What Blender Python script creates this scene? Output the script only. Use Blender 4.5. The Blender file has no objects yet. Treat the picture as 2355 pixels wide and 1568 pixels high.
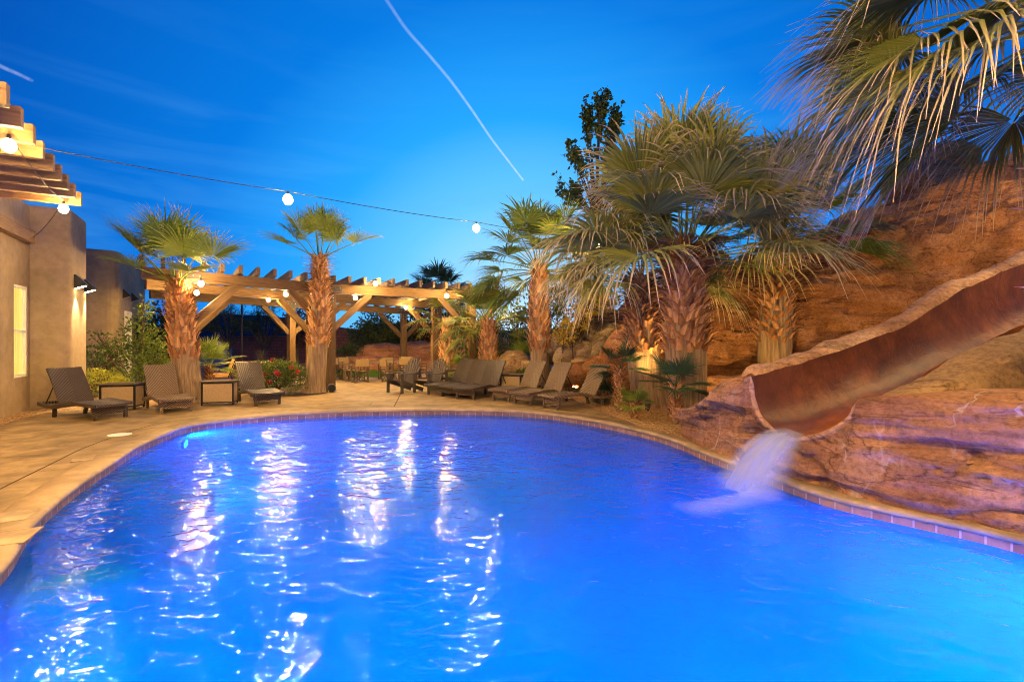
import bpy, bmesh, math, random
from mathutils import Vector, Matrix, noise
from mathutils.geometry import tessellate_polygon
R = math.radians
PI = math.pi
random.seed(7)
rnd = random.random
def U(a, b): return a + (b - a) * random.random()
scene = bpy.context.scene
COL = scene.collection

# ------------------------------------------------------------------ camera
S, CX, HY, H = 1112.0, 1177.0, 784.7, 1.6
cam = bpy.data.cameras.new('camera')
cam.lens = 36 * S / 2354
cam.sensor_width = 36
cam.clip_start = 0.05
cam.clip_end = 20000
co = bpy.data.objects.new('camera', cam)
COL.objects.link(co)
co.location = (0, 0, H)
co.rotation_euler = (R(90), 0, 0)
scene.camera = co

def at(x, y, Y): return Vector(((x - CX) / S * Y, Y, H - (y - HY) / S * Y))
def gp(x, y, z=0.0):
    Y = (H - z) * S / (y - HY)
    return Vector(((x - CX) / S * Y, Y, z))
def V3(x, y, z): return Vector((x, y, z))
def gf(x, y): return gp(x / 1.2744, y / 1.2744)

# ------------------------------------------------------------------ world
world = bpy.data.worlds.new('World')
scene.world = world
world.use_nodes = True
wt = world.node_tree
wt.nodes.clear()
def N(nt, t, **k):
    n = nt.nodes.new(t)
    for a, b in k.items(): setattr(n, a, b)
    return n
wo = N(wt, 'ShaderNodeOutputWorld')
bg = N(wt, 'ShaderNodeBackground')
tc = N(wt, 'ShaderNodeTexCoord')
sky = N(wt, 'ShaderNodeTexSky', sky_type='NISHITA')
sky.sun_disc = False
sky.sun_elevation = R(1.0)
sky.sun_rotation = R(0)
sky.ozone_density = 5
gl = Vector((0.02, 1, -0.02)).normalized()
dot = N(wt, 'ShaderNodeVectorMath', operation='DOT_PRODUCT')
dot.inputs[1].default_value = gl
wt.links.new(tc.outputs['Generated'], dot.inputs[0])
ramp = N(wt, 'ShaderNodeValToRGB')
cr = ramp.color_ramp
cr.elements[0].position = 0.0
cr.elements[0].color = (0.0, 0.046, 0.28, 1)
cr.elements[1].position = 1.0
cr.elements[1].color = (0.42, 0.69, 0.94, 1)
for p, c in ((0.60, (0.0005, 0.074, 0.39)), (0.80, (0.0008, 0.155, 0.60)), (0.90, (0.015, 0.31, 0.83)),
             (0.955, (0.11, 0.48, 0.92)), (0.985, (0.26, 0.59, 0.93))):
    e = cr.elements.new(p)
    e.color = (*c, 1)
wt.links.new(dot.outputs['Value'], ramp.inputs[0])
# thin high cloud, stretched sideways
mp = N(wt, 'ShaderNodeMapping')
mp.inputs['Scale'].default_value = (1.2, 1.2, 11)
mp.inputs['Rotation'].default_value = (0, R(-6), 0)
wt.links.new(tc.outputs['Generated'], mp.inputs[0])
cn = N(wt, 'ShaderNodeTexNoise')
cn.inputs['Scale'].default_value = 2.2
cn.inputs['Detail'].default_value = 7
cn.inputs['Distortion'].default_value = 0.6
wt.links.new(mp.outputs[0], cn.inputs['Vector'])
crp = N(wt, 'ShaderNodeValToRGB')
crp.color_ramp.elements[0].position = 0.46
crp.color_ramp.elements[0].color = (0, 0, 0, 1)
crp.color_ramp.elements[1].position = 0.75
crp.color_ramp.elements[1].color = (1, 1, 1, 1)
wt.links.new(cn.outputs[0], crp.inputs[0])
sx = N(wt, 'ShaderNodeSeparateXYZ')
wt.links.new(tc.outputs['Generated'], sx.inputs[0])
hz = N(wt, 'ShaderNodeMapRange')
hz.inputs[1].default_value = 0.05
hz.inputs[2].default_value = 0.42
hz.inputs[3].default_value = 0.55
hz.inputs[4].default_value = 0.05
wt.links.new(sx.outputs[2], hz.inputs[0])
cm = N(wt, 'ShaderNodeMath', operation='MULTIPLY')
wt.links.new(crp.outputs[0], cm.inputs[0])
wt.links.new(hz.outputs[0], cm.inputs[1])
mx = N(wt, 'ShaderNodeMixRGB')
mx.inputs[2].default_value = (0.10, 0.38, 0.74, 1)
wt.links.new(cm.outputs[0], mx.inputs[0])
wt.links.new(ramp.outputs[0], mx.inputs[1])
sk = N(wt, 'ShaderNodeMixRGB', blend_type='ADD')
sk.inputs[0].default_value = 0.01
wt.links.new(mx.outputs[0], sk.inputs[1])
wt.links.new(sky.outputs[0], sk.inputs[2])
wt.links.new(sk.outputs[0], bg.inputs[0])
bg.inputs[1].default_value = 1.0
wt.links.new(bg.outputs[0], wo.inputs[0])

sun = bpy.data.lights.new('sun', 'SUN')
sun.energy = 0.05
sun.angle = R(30)
sun.color = (1, 0.8, 0.6)
so = bpy.data.objects.new('sun', sun)
COL.objects.link(so)
so.rotation_euler = (R(80), 0, R(180))

scene.view_settings.view_transform = 'Standard'
scene.view_settings.look = 'None'
scene.view_settings.exposure = 0.38
scene.view_settings.gamma = 1
scene.cycles.max_bounces = 6
scene.cycles.diffuse_bounces = 3
scene.cycles.glossy_bounces = 3
scene.cycles.transparent_max_bounces = 12
scene.cycles.sample_clamp_indirect = 60
scene.cycles.caustics_reflective = False
scene.cycles.caustics_refractive = False
scene.cycles.use_denoising = True
scene.cycles.filter_width = 1.0
scene.cycles.use_light_tree = True
BULB = 1050.0
POOL = 72.0

# ------------------------------------------------------------------ helpers
class MB:
    def __init__(s): s.v, s.f, s.uv, s.a, s.b = [], [], [], [], []
    def add(s, vs, fs, uv=None, a=0.5, b=0.0):
        n = len(s.v)
        s.v += [Vector(v) for v in vs]
        s.f += [tuple(i + n for i in f) for f in fs]
        s.uv += list(uv) if uv else [(v[0], v[1]) for v in vs]
        s.a += list(a) if isinstance(a, (list, tuple)) else [a] * len(vs)
        s.b += list(b) if isinstance(b, (list, tuple)) else [b] * len(vs)
    def box(s, c, d, m=None, a=None):
        c = Vector(c)
        vs = []
        for z in (-.5, .5):
            for y in (-.5, .5):
                for x in (-.5, .5):
                    p = Vector((x * d[0], y * d[1], z * d[2]))
                    vs.append(c + (m @ p if m else p))
        s.add(vs, [(0, 2, 3, 1), (4, 5, 7, 6), (0, 1, 5, 4), (2, 6, 7, 3), (0, 4, 6, 2), (1, 3, 7, 5)], a=rnd() if a is None else a)
    def bar(s, p, q, w, h, up=(0, 0, 1), a=None):
        p, q, up = Vector(p), Vector(q), Vector(up)
        d = (q - p).normalized()
        x = d.cross(up)
        if x.length < 1e-4: x = d.cross(Vector((0, 1, 0)))
        x.normalize()
        y = x.cross(d).normalized()
        L = (q - p).length
        vs = [e + x * (i * w / 2) + y * (j * h / 2) for e in (p, q) for i, j in ((-1, -1), (1, -1), (1, 1), (-1, 1))]
        uv = [(k * L, j) for k in (0, 1) for j in (0, w, w + h, h)]
        s.add(vs, [(3, 2, 1, 0), (4, 5, 6, 7), (0, 1, 5, 4), (1, 2, 6, 5), (2, 3, 7, 6), (3, 0, 4, 7)], uv, a=rnd() if a is None else a)
    def tube(s, pts, r, n=8, cap=True, a=None, b=0.0):
        pts = [Vector(p) for p in pts]
        if not isinstance(r, (list, tuple)): r = [r] * len(pts)
        vs, uv, fs = [], [], []
        ref = Vector((0.13, 0.21, 1)).normalized()
        L = 0
        for i, p in enumerate(pts):
            d = (pts[min(i + 1, len(pts) - 1)] - pts[max(i - 1, 0)]).normalized()
            x = d.cross(ref)
            if x.length < .05: x = d.cross(Vector((1, 0, 0)))
            x.normalize()
            y = d.cross(x)
            if i: L += (p - pts[i - 1]).length
            for k in range(n):
                t = 2 * PI * k / n
                vs.append(p + (x * math.cos(t) + y * math.sin(t)) * r[i])
                uv.append((k / n, L))
        for i in range(len(pts) - 1):
            for k in range(n):
                fs.append((i * n + k, i * n + (k + 1) % n, (i + 1) * n + (k + 1) % n, (i + 1) * n + k))
        if cap:
            fs.append(tuple(range(n))[::-1])
            fs.append(tuple((len(pts) - 1) * n + k for k in range(n)))
        s.add(vs, fs, uv, a=rnd() if a is None else a, b=b)
    def ball(s, c, r, nu=10, nv=7, sc=(1, 1, 1)):
        c = Vector(c)
        vs = [c + Vector((0, 0, -r * sc[2]))]
        for j in range(1, nv):
            t = -PI / 2 + PI * j / nv
            for i in range(nu):
                q = 2 * PI * i / nu
                vs.append(c + Vector((r * math.cos(t) * math.cos(q) * sc[0], r * math.cos(t) * math.sin(q) * sc[1], r * math.sin(t) * sc[2])))
        vs.append(c + Vector((0, 0, r * sc[2])))
        fs = [(0, 1 + (i + 1) % nu, 1 + i) for i in range(nu)]
        for j in range(nv - 2):
            for i in range(nu):
                a = 1 + j * nu
                fs.append((a + i, a + (i + 1) % nu, a + nu + (i + 1) % nu, a + nu + i))
        a = 1 + (nv - 2) * nu
        fs += [(a + i, a + (i + 1) % nu, len(vs) - 1) for i in range(nu)]
        s.add(vs, fs)
    def grid(s, rows, uvs=None, cu=False, flip=False, a=0.5):
        nr, nc = len(rows), len(rows[0])
        vs = [p for r in rows for p in r]
        uv = [q for r in uvs for q in r] if uvs else None
        fs = []
        for i in range(nr - 1):
            for j in range(nc if cu else nc - 1):
                k = (j + 1) % nc
                q = (i * nc + j, i * nc + k, (i + 1) * nc + k, (i + 1) * nc + j)
                fs.append(q[::-1] if flip else q)
        s.add(vs, fs, uv, a=a)
    def leaf(s, p, d, L, w, n=None, a=.5):
        d = d.normalized()
        x = d.cross(n if n else Vector((U(-1, 1), U(-1, 1), U(-.3, 1))))
        if x.length < .01: x = Vector((1, 0, 0))
        x.normalize()
        u = x.cross(d)
        s.add([p, p + d * L * .5 + x * w + u * w * .3, p + d * L, p + d * L * .5 - x * w + u * w * .3], [(0, 1, 2), (0, 2, 3)], [(0, 0), (1, .5), (0, 1), (-1, .5)], a=a)
    def build(s, name, mat, parent=None, smooth=False, world=True, label=None):
        off = Vector(parent.location) if (parent is not None and world) else Vector()
        gpar = parent.parent if parent is not None else None
        if gpar is not None and world: off = off + gpar.location
        me = bpy.data.meshes.new(name)
        me.from_pydata([tuple(v - off) for v in s.v], [], s.f)
        uvl = me.uv_layers.new(name='UVMap')
        li = [0] * len(me.loops)
        me.loops.foreach_get('vertex_index', li)
        flat = []
        for i in li: flat += [s.uv[i][0], s.uv[i][1]]
        uvl.data.foreach_set('uv', flat)
        for nm_, arr in (('tint', s.a), ('tip', s.b)):
            at_ = me.attributes.new(nm_, 'FLOAT', 'POINT')
            at_.data.foreach_set('value', arr)
        if smooth: me.polygons.foreach_set('use_smooth', [True] * len(me.polygons))
        me.materials.append(mat)
        me.update()
        o = bpy.data.objects.new(name, me)
        COL.objects.link(o)
        if parent is not None: o.parent = parent
        if label: o['label'] = label
        return o

def tag(o, label=None, cat=None, group=None, kind=None):
    if label: o['label'] = label
    if cat: o['category'] = cat
    if group: o['group'] = group
    if kind: o['kind'] = kind
    return o
def thing(name, label, cat, loc=(0, 0, 0), rz=0, group=None):
    o = bpy.data.objects.new(name, None)
    o.empty_display_size = .2
    COL.objects.link(o)
    o.location = loc
    o.rotation_euler = (0, 0, rz)
    return tag(o, label, cat, group)
def copy_tree(o, parent=None):
    c = o.copy()
    COL.objects.link(c)
    if parent is not None: c.parent = parent
    for ch in list(o.children): copy_tree(ch, c)
    return c
def crom(P, n, closed=True):
    out = []
    m = len(P)
    rng = range(m) if closed else range(m - 1)
    for i in rng:
        g = (lambda k: P[k % m]) if closed else (lambda k: P[max(0, min(m - 1, k))])
        a, b, c, d = g(i - 1), g(i), g(i + 1), g(i + 2)
        for k in range(n):
            t = k / n
            out.append(tuple(.5 * (2 * b[j] + (c[j] - a[j]) * t + (2 * a[j] - 5 * b[j] + 4 * c[j] - d[j]) * t * t + (3 * b[j] - a[j] - 3 * c[j] + d[j]) * t ** 3) for j in range(len(b))))
    if not closed: out.append(tuple(P[-1]))
    return out
def poly(mb, outer, holes=(), z=0.0, flip=False):
    loops = [[Vector((p[0], p[1], z)) for p in outer]] + [[Vector((p[0], p[1], z)) for p in h] for h in holes]
    tris = tessellate_polygon(loops)
    flat = [v for l in loops for v in l]
    fs = []
    for t in tris:
        a, b, c = (flat[i] for i in t)
        up = (b - a).cross(c - a).z > 0
        fs.append(tuple(t) if up != flip else tuple(t)[::-1])
    mb.add(flat, fs)

# ------------------------------------------------------------------ materials
def nm(name):
    m = bpy.data.materials.new(name)
    m.use_nodes = True
    nt = m.node_tree
    return m, nt, nt.nodes['Principled BSDF']
def coords(nt, kind='Object', sc=(1, 1, 1), rot=(0, 0, 0)):
    t = N(nt, 'ShaderNodeTexCoord')
    p = N(nt, 'ShaderNodeMapping')
    p.inputs['Scale'].default_value = sc
    p.inputs['Rotation'].default_value = rot
    nt.links.new(t.outputs[kind], p.inputs[0])
    return p.outputs[0]
def noise_n(nt, vec, scale, detail=6, rough=.55, dist=0):
    n = N(nt, 'ShaderNodeTexNoise')
    n.inputs['Scale'].default_value = scale
    n.inputs['Detail'].default_value = detail
    n.inputs['Roughness'].default_value = rough
    n.inputs['Distortion'].default_value = dist
    if vec is not None: nt.links.new(vec, n.inputs['Vector'])
    return n.outputs[0]
def ramp_n(nt, fac, stops):
    r = N(nt, 'ShaderNodeValToRGB')
    el = r.color_ramp.elements
    while len(el) < len(stops): el.new(.5)
    for e, (p, c) in zip(el, stops):
        e.position = p
        e.color = (*c, 1) if len(c) == 3 else c
    if fac is not None: nt.links.new(fac, r.inputs[0])
    return r.outputs[0]
def mixc(nt, f, a, b, mode='MIX'):
    m = N(nt, 'ShaderNodeMixRGB', blend_type=mode)
    for i, v in enumerate((f, a, b)):
        if isinstance(v, (int, float)): m.inputs[i].default_value = v
        elif isinstance(v, tuple): m.inputs[i].default_value = (*v, 1)
        else: nt.links.new(v, m.inputs[i])
    return m.outputs[0]
def math_n(nt, op, a, b=None, c=None):
    m = N(nt, 'ShaderNodeMath', operation=op)
    for i, v in enumerate((a, b, c)):
        if v is None: continue
        if isinstance(v, (int, float)): m.inputs[i].default_value = v
        else: nt.links.new(v, m.inputs[i])
    return m.outputs[0]
def bump_n(nt, bsdf, h, strength=.4, dist=.02):
    b = N(nt, 'ShaderNodeBump')
    b.inputs['Strength'].default_value = strength
    b.inputs['Distance'].default_value = dist
    nt.links.new(h, b.inputs['Height'])
    nt.links.new(b.outputs[0], bsdf.inputs['Normal'])
def attr(nt, name):
    a = N(nt, 'ShaderNodeAttribute')
    a.attribute_name = name
    return a.outputs['Fac']
def mk(name, c1, c2, scale=6, rough=.75, bump=.4, bd=.02, sc=(1, 1, 1), detail=7, big=None, metal=0, dist=0, spec=.3):
    m, nt, b = nm(name)
    v = coords(nt, 'Object', sc)
    n = noise_n(nt, v, scale, detail, .6, dist)
    col = ramp_n(nt, n, [(.3, c1), (.7, c2)])
    if big:
        n2 = noise_n(nt, v, big, 4, .5)
        col = mixc(nt, .7, col, ramp_n(nt, n2, [(.35, (.55, .55, .55)), (.65, (1.25, 1.2, 1.15))]), 'MULTIPLY')
    nt.links.new(col, b.inputs['Base Color'])
    b.inputs['Roughness'].default_value = rough
    b.inputs['Metallic'].default_value = metal
    b.inputs['Specular IOR Level'].default_value = spec
    if bump: bump_n(nt, b, n, bump, bd)
    return m
def wood(name, c1, c2, rough=.7, kind='UV'):
    m, nt, b = nm(name)
    v = coords(nt, kind, (2.0, 26, 26) if kind == 'UV' else (8, 8, 1.2))
    n = noise_n(nt, v, 1.3, 8, .65, .8)
    t = attr(nt, 'tint')
    col = ramp_n(nt, n, [(.25, c1), (.5, tuple((x + y) / 2 for x, y in zip(c1, c2))), (.75, c2)])
    k = math_n(nt, 'MULTIPLY_ADD', t, .5, .75)
    hsv = N(nt, 'ShaderNodeHueSaturation')
    nt.links.new(k, hsv.inputs['Value'])
    nt.links.new(col, hsv.inputs['Color'])
    nt.links.new(hsv.outputs[0], b.inputs['Base Color'])
    b.inputs['Roughness'].default_value = rough
    bump_n(nt, b, n, .35, .012)
    return m
def foliage(name, c1, c2, tip=None, rough=.5, trans=.25, tipstart=.55):
    m, nt, b = nm(name)
    t = attr(nt, 'tint')
    col = ramp_n(nt, t, [(0, c1), (1, c2)])
    if tip:
        tp = attr(nt, 'tip')
        f = ramp_n(nt, tp, [(tipstart, (0, 0, 0)), (1, (1, 1, 1))])
        col = mixc(nt, f, col, tip)
    nt.links.new(col, b.inputs['Base Color'])
    b.inputs['Roughness'].default_value = rough
    b.inputs['Specular IOR Level'].default_value = .35
    tr = N(nt, 'ShaderNodeBsdfTranslucent')
    nt.links.new(col, tr.inputs[0])
    ms = N(nt, 'ShaderNodeMixShader')
    ms.inputs[0].default_value = trans
    nt.links.new(b.outputs[0], ms.inputs[1])
    nt.links.new(tr.outputs[0], ms.inputs[2])
    nt.links.new(ms.outputs[0], nt.nodes['Material Output'].inputs[0])
    return m
def emit(name, col, s):
    m, nt, b = nm(name)
    b.inputs['Base Color'].default_value = (*col, 1)
    b.inputs['Emission Color'].default_value = (*col, 1)
    b.inputs['Emission Strength'].default_value = s
    return m
def rockmat(name, ca, cb, cc, strata=3.0, bump=.7, pits=False):
    m, nt, b = nm(name)
    v = coords(nt, 'Object', (1, 1, 1))
    vs = coords(nt, 'Object', (.35, .35, strata), (R(4), R(-5), 0))
    n1 = noise_n(nt, v, 1.1, 9, .62, .4)
    n2 = noise_n(nt, vs, 2.2, 8, .65, .7)
    n3 = noise_n(nt, v, 17, 10, .72)
    col = ramp_n(nt, n1, [(.3, ca), (.5, cb), (.7, cc)])
    col = mixc(nt, .75, col, ramp_n(nt, n2, [(.33, (.48, .42, .42)), (.47, (1.05, 1, .97)), (.7, (1.2, 1.12, 1.05))]), 'MULTIPLY')
    col = mixc(nt, .75, col, ramp_n(nt, n3, [(.34, (.42, .39, .37)), (.56, (1.15, 1.12, 1.1))]), 'MULTIPLY')
    if pits:
        nv_ = noise_n(nt, coords(nt, 'Object', (1, 1, .8), (.4, .3, 0)), .9, 4, .5, .8)
        ln = math_n(nt, 'ABSOLUTE', math_n(nt, 'SUBTRACT', nv_, .5))
        k = ramp_n(nt, ln, [(0, (1, 1, 1)), (.005, (.5, .5, .5)), (.012, (0, 0, 0))])
        msk = ramp_n(nt, noise_n(nt, v, .7, 3), [(.44, (0, 0, 0)), (.56, (1, 1, 1))])
        k = mixc(nt, 1, k, msk, 'MULTIPLY')
        col = mixc(nt, math_n(nt, 'MULTIPLY', k, .75), col, (.72, .66, .60))
    cv = noise_n(nt, coords(nt, 'Object', (.5, .5, 1.7), (.3, -.2, .5)), 1.1, 5, .5, 1.0)
    ck = ramp_n(nt, math_n(nt, 'ABSOLUTE', math_n(nt, 'SUBTRACT', cv, .47)), [(0, (.25, .22, .2)), (.005, (.7, .68, .66)), (.016, (1, 1, 1))])
    col = mixc(nt, .8, col, ck, 'MULTIPLY')
    h = math_n(nt, 'ADD', math_n(nt, 'MULTIPLY', n2, 1.3), math_n(nt, 'MULTIPLY', n3, .35))
    nt.links.new(col, b.inputs['Base Color'])
    b.inputs['Roughness'].default_value = .8
    b.inputs['Specular IOR Level'].default_value = .25
    bump_n(nt, b, h, bump, .10)
    return m
def wicker(name, c1, c2):
    m, nt, b = nm(name)
    t = N(nt, 'ShaderNodeTexCoord')
    s = N(nt, 'ShaderNodeSeparateXYZ')
    nt.links.new(t.outputs['UV'], s.inputs[0])
    au = math_n(nt, 'ABSOLUTE', s.outputs[0])
    ph = math_n(nt, 'MULTIPLY', math_n(nt, 'SUBTRACT', s.outputs[1], math_n(nt, 'MULTIPLY', au, .8)), 2 * PI * 24)
    w1 = math_n(nt, 'SINE', ph)
    ph2 = math_n(nt, 'MULTIPLY', math_n(nt, 'ADD', s.outputs[1], math_n(nt, 'MULTIPLY', au, 1.2)), 2 * PI * 30)
    w2 = math_n(nt, 'SINE', ph2)
    h = math_n(nt, 'MULTIPLY_ADD', math_n(nt, 'MULTIPLY_ADD', w2, .22, w1), .4, .5)
    n = noise_n(nt, t.outputs['Object'], 40, 3)
    col = ramp_n(nt, math_n(nt, 'MULTIPLY_ADD', n, .3, math_n(nt, 'SUBTRACT', h, .15)), [(.15, tuple(x * .25 for x in c1)), (.5, c1), (.85, c2)])
    nt.links.new(col, b.inputs['Base Color'])
    b.inputs['Roughness'].default_value = .38
    bump_n(nt, b, h, .8, .012)
    return m

M = {}
M['deck'] = mk('deck_concrete', (.15, .105, .045), (.40, .29, .135), 2.6, .62, .4, .012, big=.28, dist=.4, detail=12)
M['coping'] = mk('coping_concrete', (.25, .185, .10), (.42, .32, .19), 5, .6, .25, .01, big=1.2)
M['ground'] = mk('dry_soil', (.09, .06, .035), (.16, .11, .06), 3, .9, .5)
M['joint'] = mk('deck_joint', (.05, .035, .02), (.08, .055, .035), 8, .9, 0)
M['stucco'] = mk('tan_stucco', (.28, .215, .13), (.39, .305, .195), 5, .85, .5, .012, big=.5)
M['wood'] = wood('stained_beam_wood', (.045, .024, .008), (.195, .112, .036))
M['darkwood'] = wood('weathered_dark_wood', (.05, .032, .02), (.14, .095, .06))
M['bare'] = wood('raw_rafter_wood', (.10, .055, .02), (.33, .20, .075))
M['black'] = mk('black_metal', (.012, .011, .010), (.03, .028, .025), 20, .45, .1, metal=.3)
M['plate'] = mk('dark_steel_plate', (.05, .05, .05), (.11, .105, .10), 12, .5, .15, metal=.5)
M['bolt'] = mk('zinc_bolt', (.45, .43, .38), (.6, .58, .52), 12, .4, 0, metal=.8)
M['white'] = mk('white_vinyl', (.70, .68, .62), (.8, .78, .72), 4, .5, 0)
M['wickerdark'] = wicker('dark_wicker', (.03, .021, .014), (.13, .095, .06))
M['wickerbrown'] = wicker('brown_wicker', (.13, .088, .045), (.31, .22, .115))
M['plank'] = wood('adirondack_plank', (.035, .03, .026), (.12, .10, .08))
M['sling'] = mk('tan_sling_fabric', (.30, .215, .11), (.42, .31, .165), 60, .8, .3, .004, sc=(1, 1, .2))
M['chairsling'] = mk('brown_chair_sling', (.19, .13, .065), (.28, .20, .10), 60, .85, .3, .004)
M['cushion'] = mk('gold_cushion', (.50, .30, .09), (.62, .40, .14), 20, .85, .2)
M['trunkbase'] = mk('palm_trunk_bark', (.13, .085, .045), (.42, .30, .17), 4.0, .85, .9, .05, sc=(3.6, 3.6, .35), dist=.5)
def bootmat():
    m, nt, b = nm('palm_boot')
    t = attr(nt, 'tint')
    n = noise_n(nt, coords(nt, 'Object', (14, 14, 3)), 2, 6)
    col = ramp_n(nt, t, [(0, (.15, .055, .02)), (.5, (.44, .21, .07)), (1, (.66, .40, .17))])
    col = mixc(nt, .6, col, ramp_n(nt, n, [(.3, (.5, .45, .4)), (.65, (1.15, 1.1, 1.05))]), 'MULTIPLY')
    nt.links.new(col, b.inputs['Base Color'])
    b.inputs['Roughness'].default_value = .75
    return m
M['boot'] = bootmat()
M['frond'] = foliage('palm_frond_green', (.07, .13, .014), (.24, .32, .04), (.38, .34, .12), tipstart=.75)
M['frondgrey'] = foliage('palm_frond_grey_green', (.12, .15, .032), (.36, .38, .09), (.66, .52, .30), tipstart=.58)
M['frondolive'] = foliage('palm_frond_olive', (.055, .075, .018), (.19, .20, .05), (.52, .40, .25), tipstart=.62)
M['frondyellow'] = foliage('palm_frond_yellow_green', (.09, .13, .012), (.22, .25, .035), (.50, .42, .15), tipstart=.65)
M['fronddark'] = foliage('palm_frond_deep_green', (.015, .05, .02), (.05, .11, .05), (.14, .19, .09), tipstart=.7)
M['leaf'] = foliage('shrub_leaf', (.05, .09, .015), (.17, .23, .04))
M['leafyellow'] = foliage('yellow_green_leaf', (.15, .17, .01), (.36, .34, .03))
M['vine'] = foliage('golden_vine_leaf', (.28, .19, .01), (.58, .42, .03))
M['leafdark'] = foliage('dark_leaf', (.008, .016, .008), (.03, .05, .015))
M['leafmid'] = foliage('mid_green_leaf', (.03, .06, .015), (.11, .15, .035))
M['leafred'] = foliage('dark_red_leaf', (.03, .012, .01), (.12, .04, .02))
M['flower'] = foliage('red_petal', (.35, .01, .02), (.60, .03, .05))
M['straw'] = foliage('straw_grass', (.28, .19, .07), (.5, .36, .15))
M['grass'] = foliage('lawn_grass', (.05, .14, .012), (.10, .22, .03))
M['bark'] = mk('grey_bark', (.06, .045, .03), (.14, .11, .075), 8, .9, .6, sc=(3, 3, .6))
M['rock'] = rockmat('red_sandstone', (.23, .105, .04), (.38, .19, .075), (.52, .30, .14))
M['rockpink'] = rockmat('pink_sandstone', (.26, .12, .058), (.44, .24, .12), (.60, .38, .22), 4.0, 1.3, True)
M['rockrim'] = rockmat('pale_rim_sandstone', (.36, .20, .10), (.52, .33, .18), (.66, .47, .29), 2.5, .9)
M['rocktan'] = rockmat('tan_boulder', (.24, .16, .075), (.38, .26, .125), (.50, .36, .19), 1.5, .8)
M['rockgrey'] = rockmat('grey_brown_boulder', (.13, .10, .055), (.24, .185, .10), (.36, .29, .17), 1.0, .8)
M['ledge'] = rockmat('ledge_sandstone', (.26, .12, .06), (.38, .19, .10), (.50, .28, .16), 4.0, .9)
M['hill'] = mk('far_hill', (.006, .016, .035), (.012, .028, .055), .01, 1, 0, sc=(1, 1, 3))
M['lampglow'] = emit('lamp_glow', (1, .78, .42), 40)
M['bulb'] = emit('warm_bulb', (1.0, .82, .5), 40)
M['window'] = emit('lit_window', (.74, .66, .17), .5)
_m = M['window']
_nt = _m.node_tree
_c = ramp_n(_nt, noise_n(_nt, coords(_nt, 'Object', (7, 7, .35)), 3.0, 3), [(.3, (.42, .40, .08)), (.6, (.80, .74, .22))])
_nt.links.new(_c, _nt.nodes['Principled BSDF'].inputs['Emission Color'])
_nt.nodes['Principled BSDF'].inputs['Roughness'].default_value = .05
M['dimwindow'] = emit('dim_window', (.5, .45, .3), .12)
M['poollens'] = emit('pool_lens', (.25, .6, 1.0), 6)
M['cable'] = mk('cable_rubber', (.03, .025, .02), (.06, .05, .04), 20, .6, 0)
M['plaster'] = mk('pool_plaster', (.62, .66, .70), (.76, .78, .8), 1.3, .7, .1, big=.35)

def gravelmat():
    m, nt, b = nm('orange_gravel')
    v = coords(nt)
    vo = N(nt, 'ShaderNodeTexVoronoi')
    vo.inputs['Scale'].default_value = 34
    nt.links.new(v, vo.inputs['Vector'])
    s = N(nt, 'ShaderNodeSeparateXYZ')
    nt.links.new(vo.outputs['Color'], s.inputs[0])
    col = ramp_n(nt, s.outputs[0], [(0, (.16, .08, .03)), (.5, (.42, .25, .09)), (1, (.62, .42, .19))])
    nt.links.new(col, b.inputs['Base Color'])
    b.inputs['Roughness'].default_value = .85
    inv = math_n(nt, 'SUBTRACT', 1, vo.outputs['Distance'])
    bump_n(nt, b, inv, .9, .03)
    return m
M['gravel'] = gravelmat()
M['mulch'] = mk('dark_mulch', (.02, .013, .008), (.08, .05, .028), 30, .95, .9, .04)

def brickmat(name, c1, c2, mortar, sx, bw, bh, ms=.02, offset=.5):
    m, nt, b = nm(name)
    v = coords(nt, 'UV', (sx, sx, sx))
    br = N(nt, 'ShaderNodeTexBrick')
    br.offset = offset
    br.inputs['Color1'].default_value = (*c1, 1)
    br.inputs['Color2'].default_value = (*c2, 1)
    br.inputs['Mortar'].default_value = (*mortar, 1)
    br.inputs['Scale'].default_value = 1
    br.inputs['Mortar Size'].default_value = ms
    br.inputs['Brick Width'].default_value = bw
    br.inputs['Row Height'].default_value = bh
    nt.links.new(v, br.inputs['Vector'])
    n = noise_n(nt, coords(nt), 9, 6)
    col = mixc(nt, .6, br.outputs['Color'], ramp_n(nt, n, [(.3, (.55, .5, .48)), (.7, (1.25, 1.2, 1.15))]), 'MULTIPLY')
    nt.links.new(col, b.inputs['Base Color'])
    b.inputs['Roughness'].default_value = .6
    h = math_n(nt, 'SUBTRACT', 1, br.outputs['Fac'])
    bump_n(nt, b, h, .6, .01)
    return m
M['tile'] = brickmat('pool_tile', (.20, .115, .08), (.33, .21, .15), (.42, .36, .30), 1, .16, .2, .008, 0)
M['block'] = brickmat('red_block', (.22, .08, .045), (.30, .115, .065), (.10, .05, .035), 1, .4, .2, .012)

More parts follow.
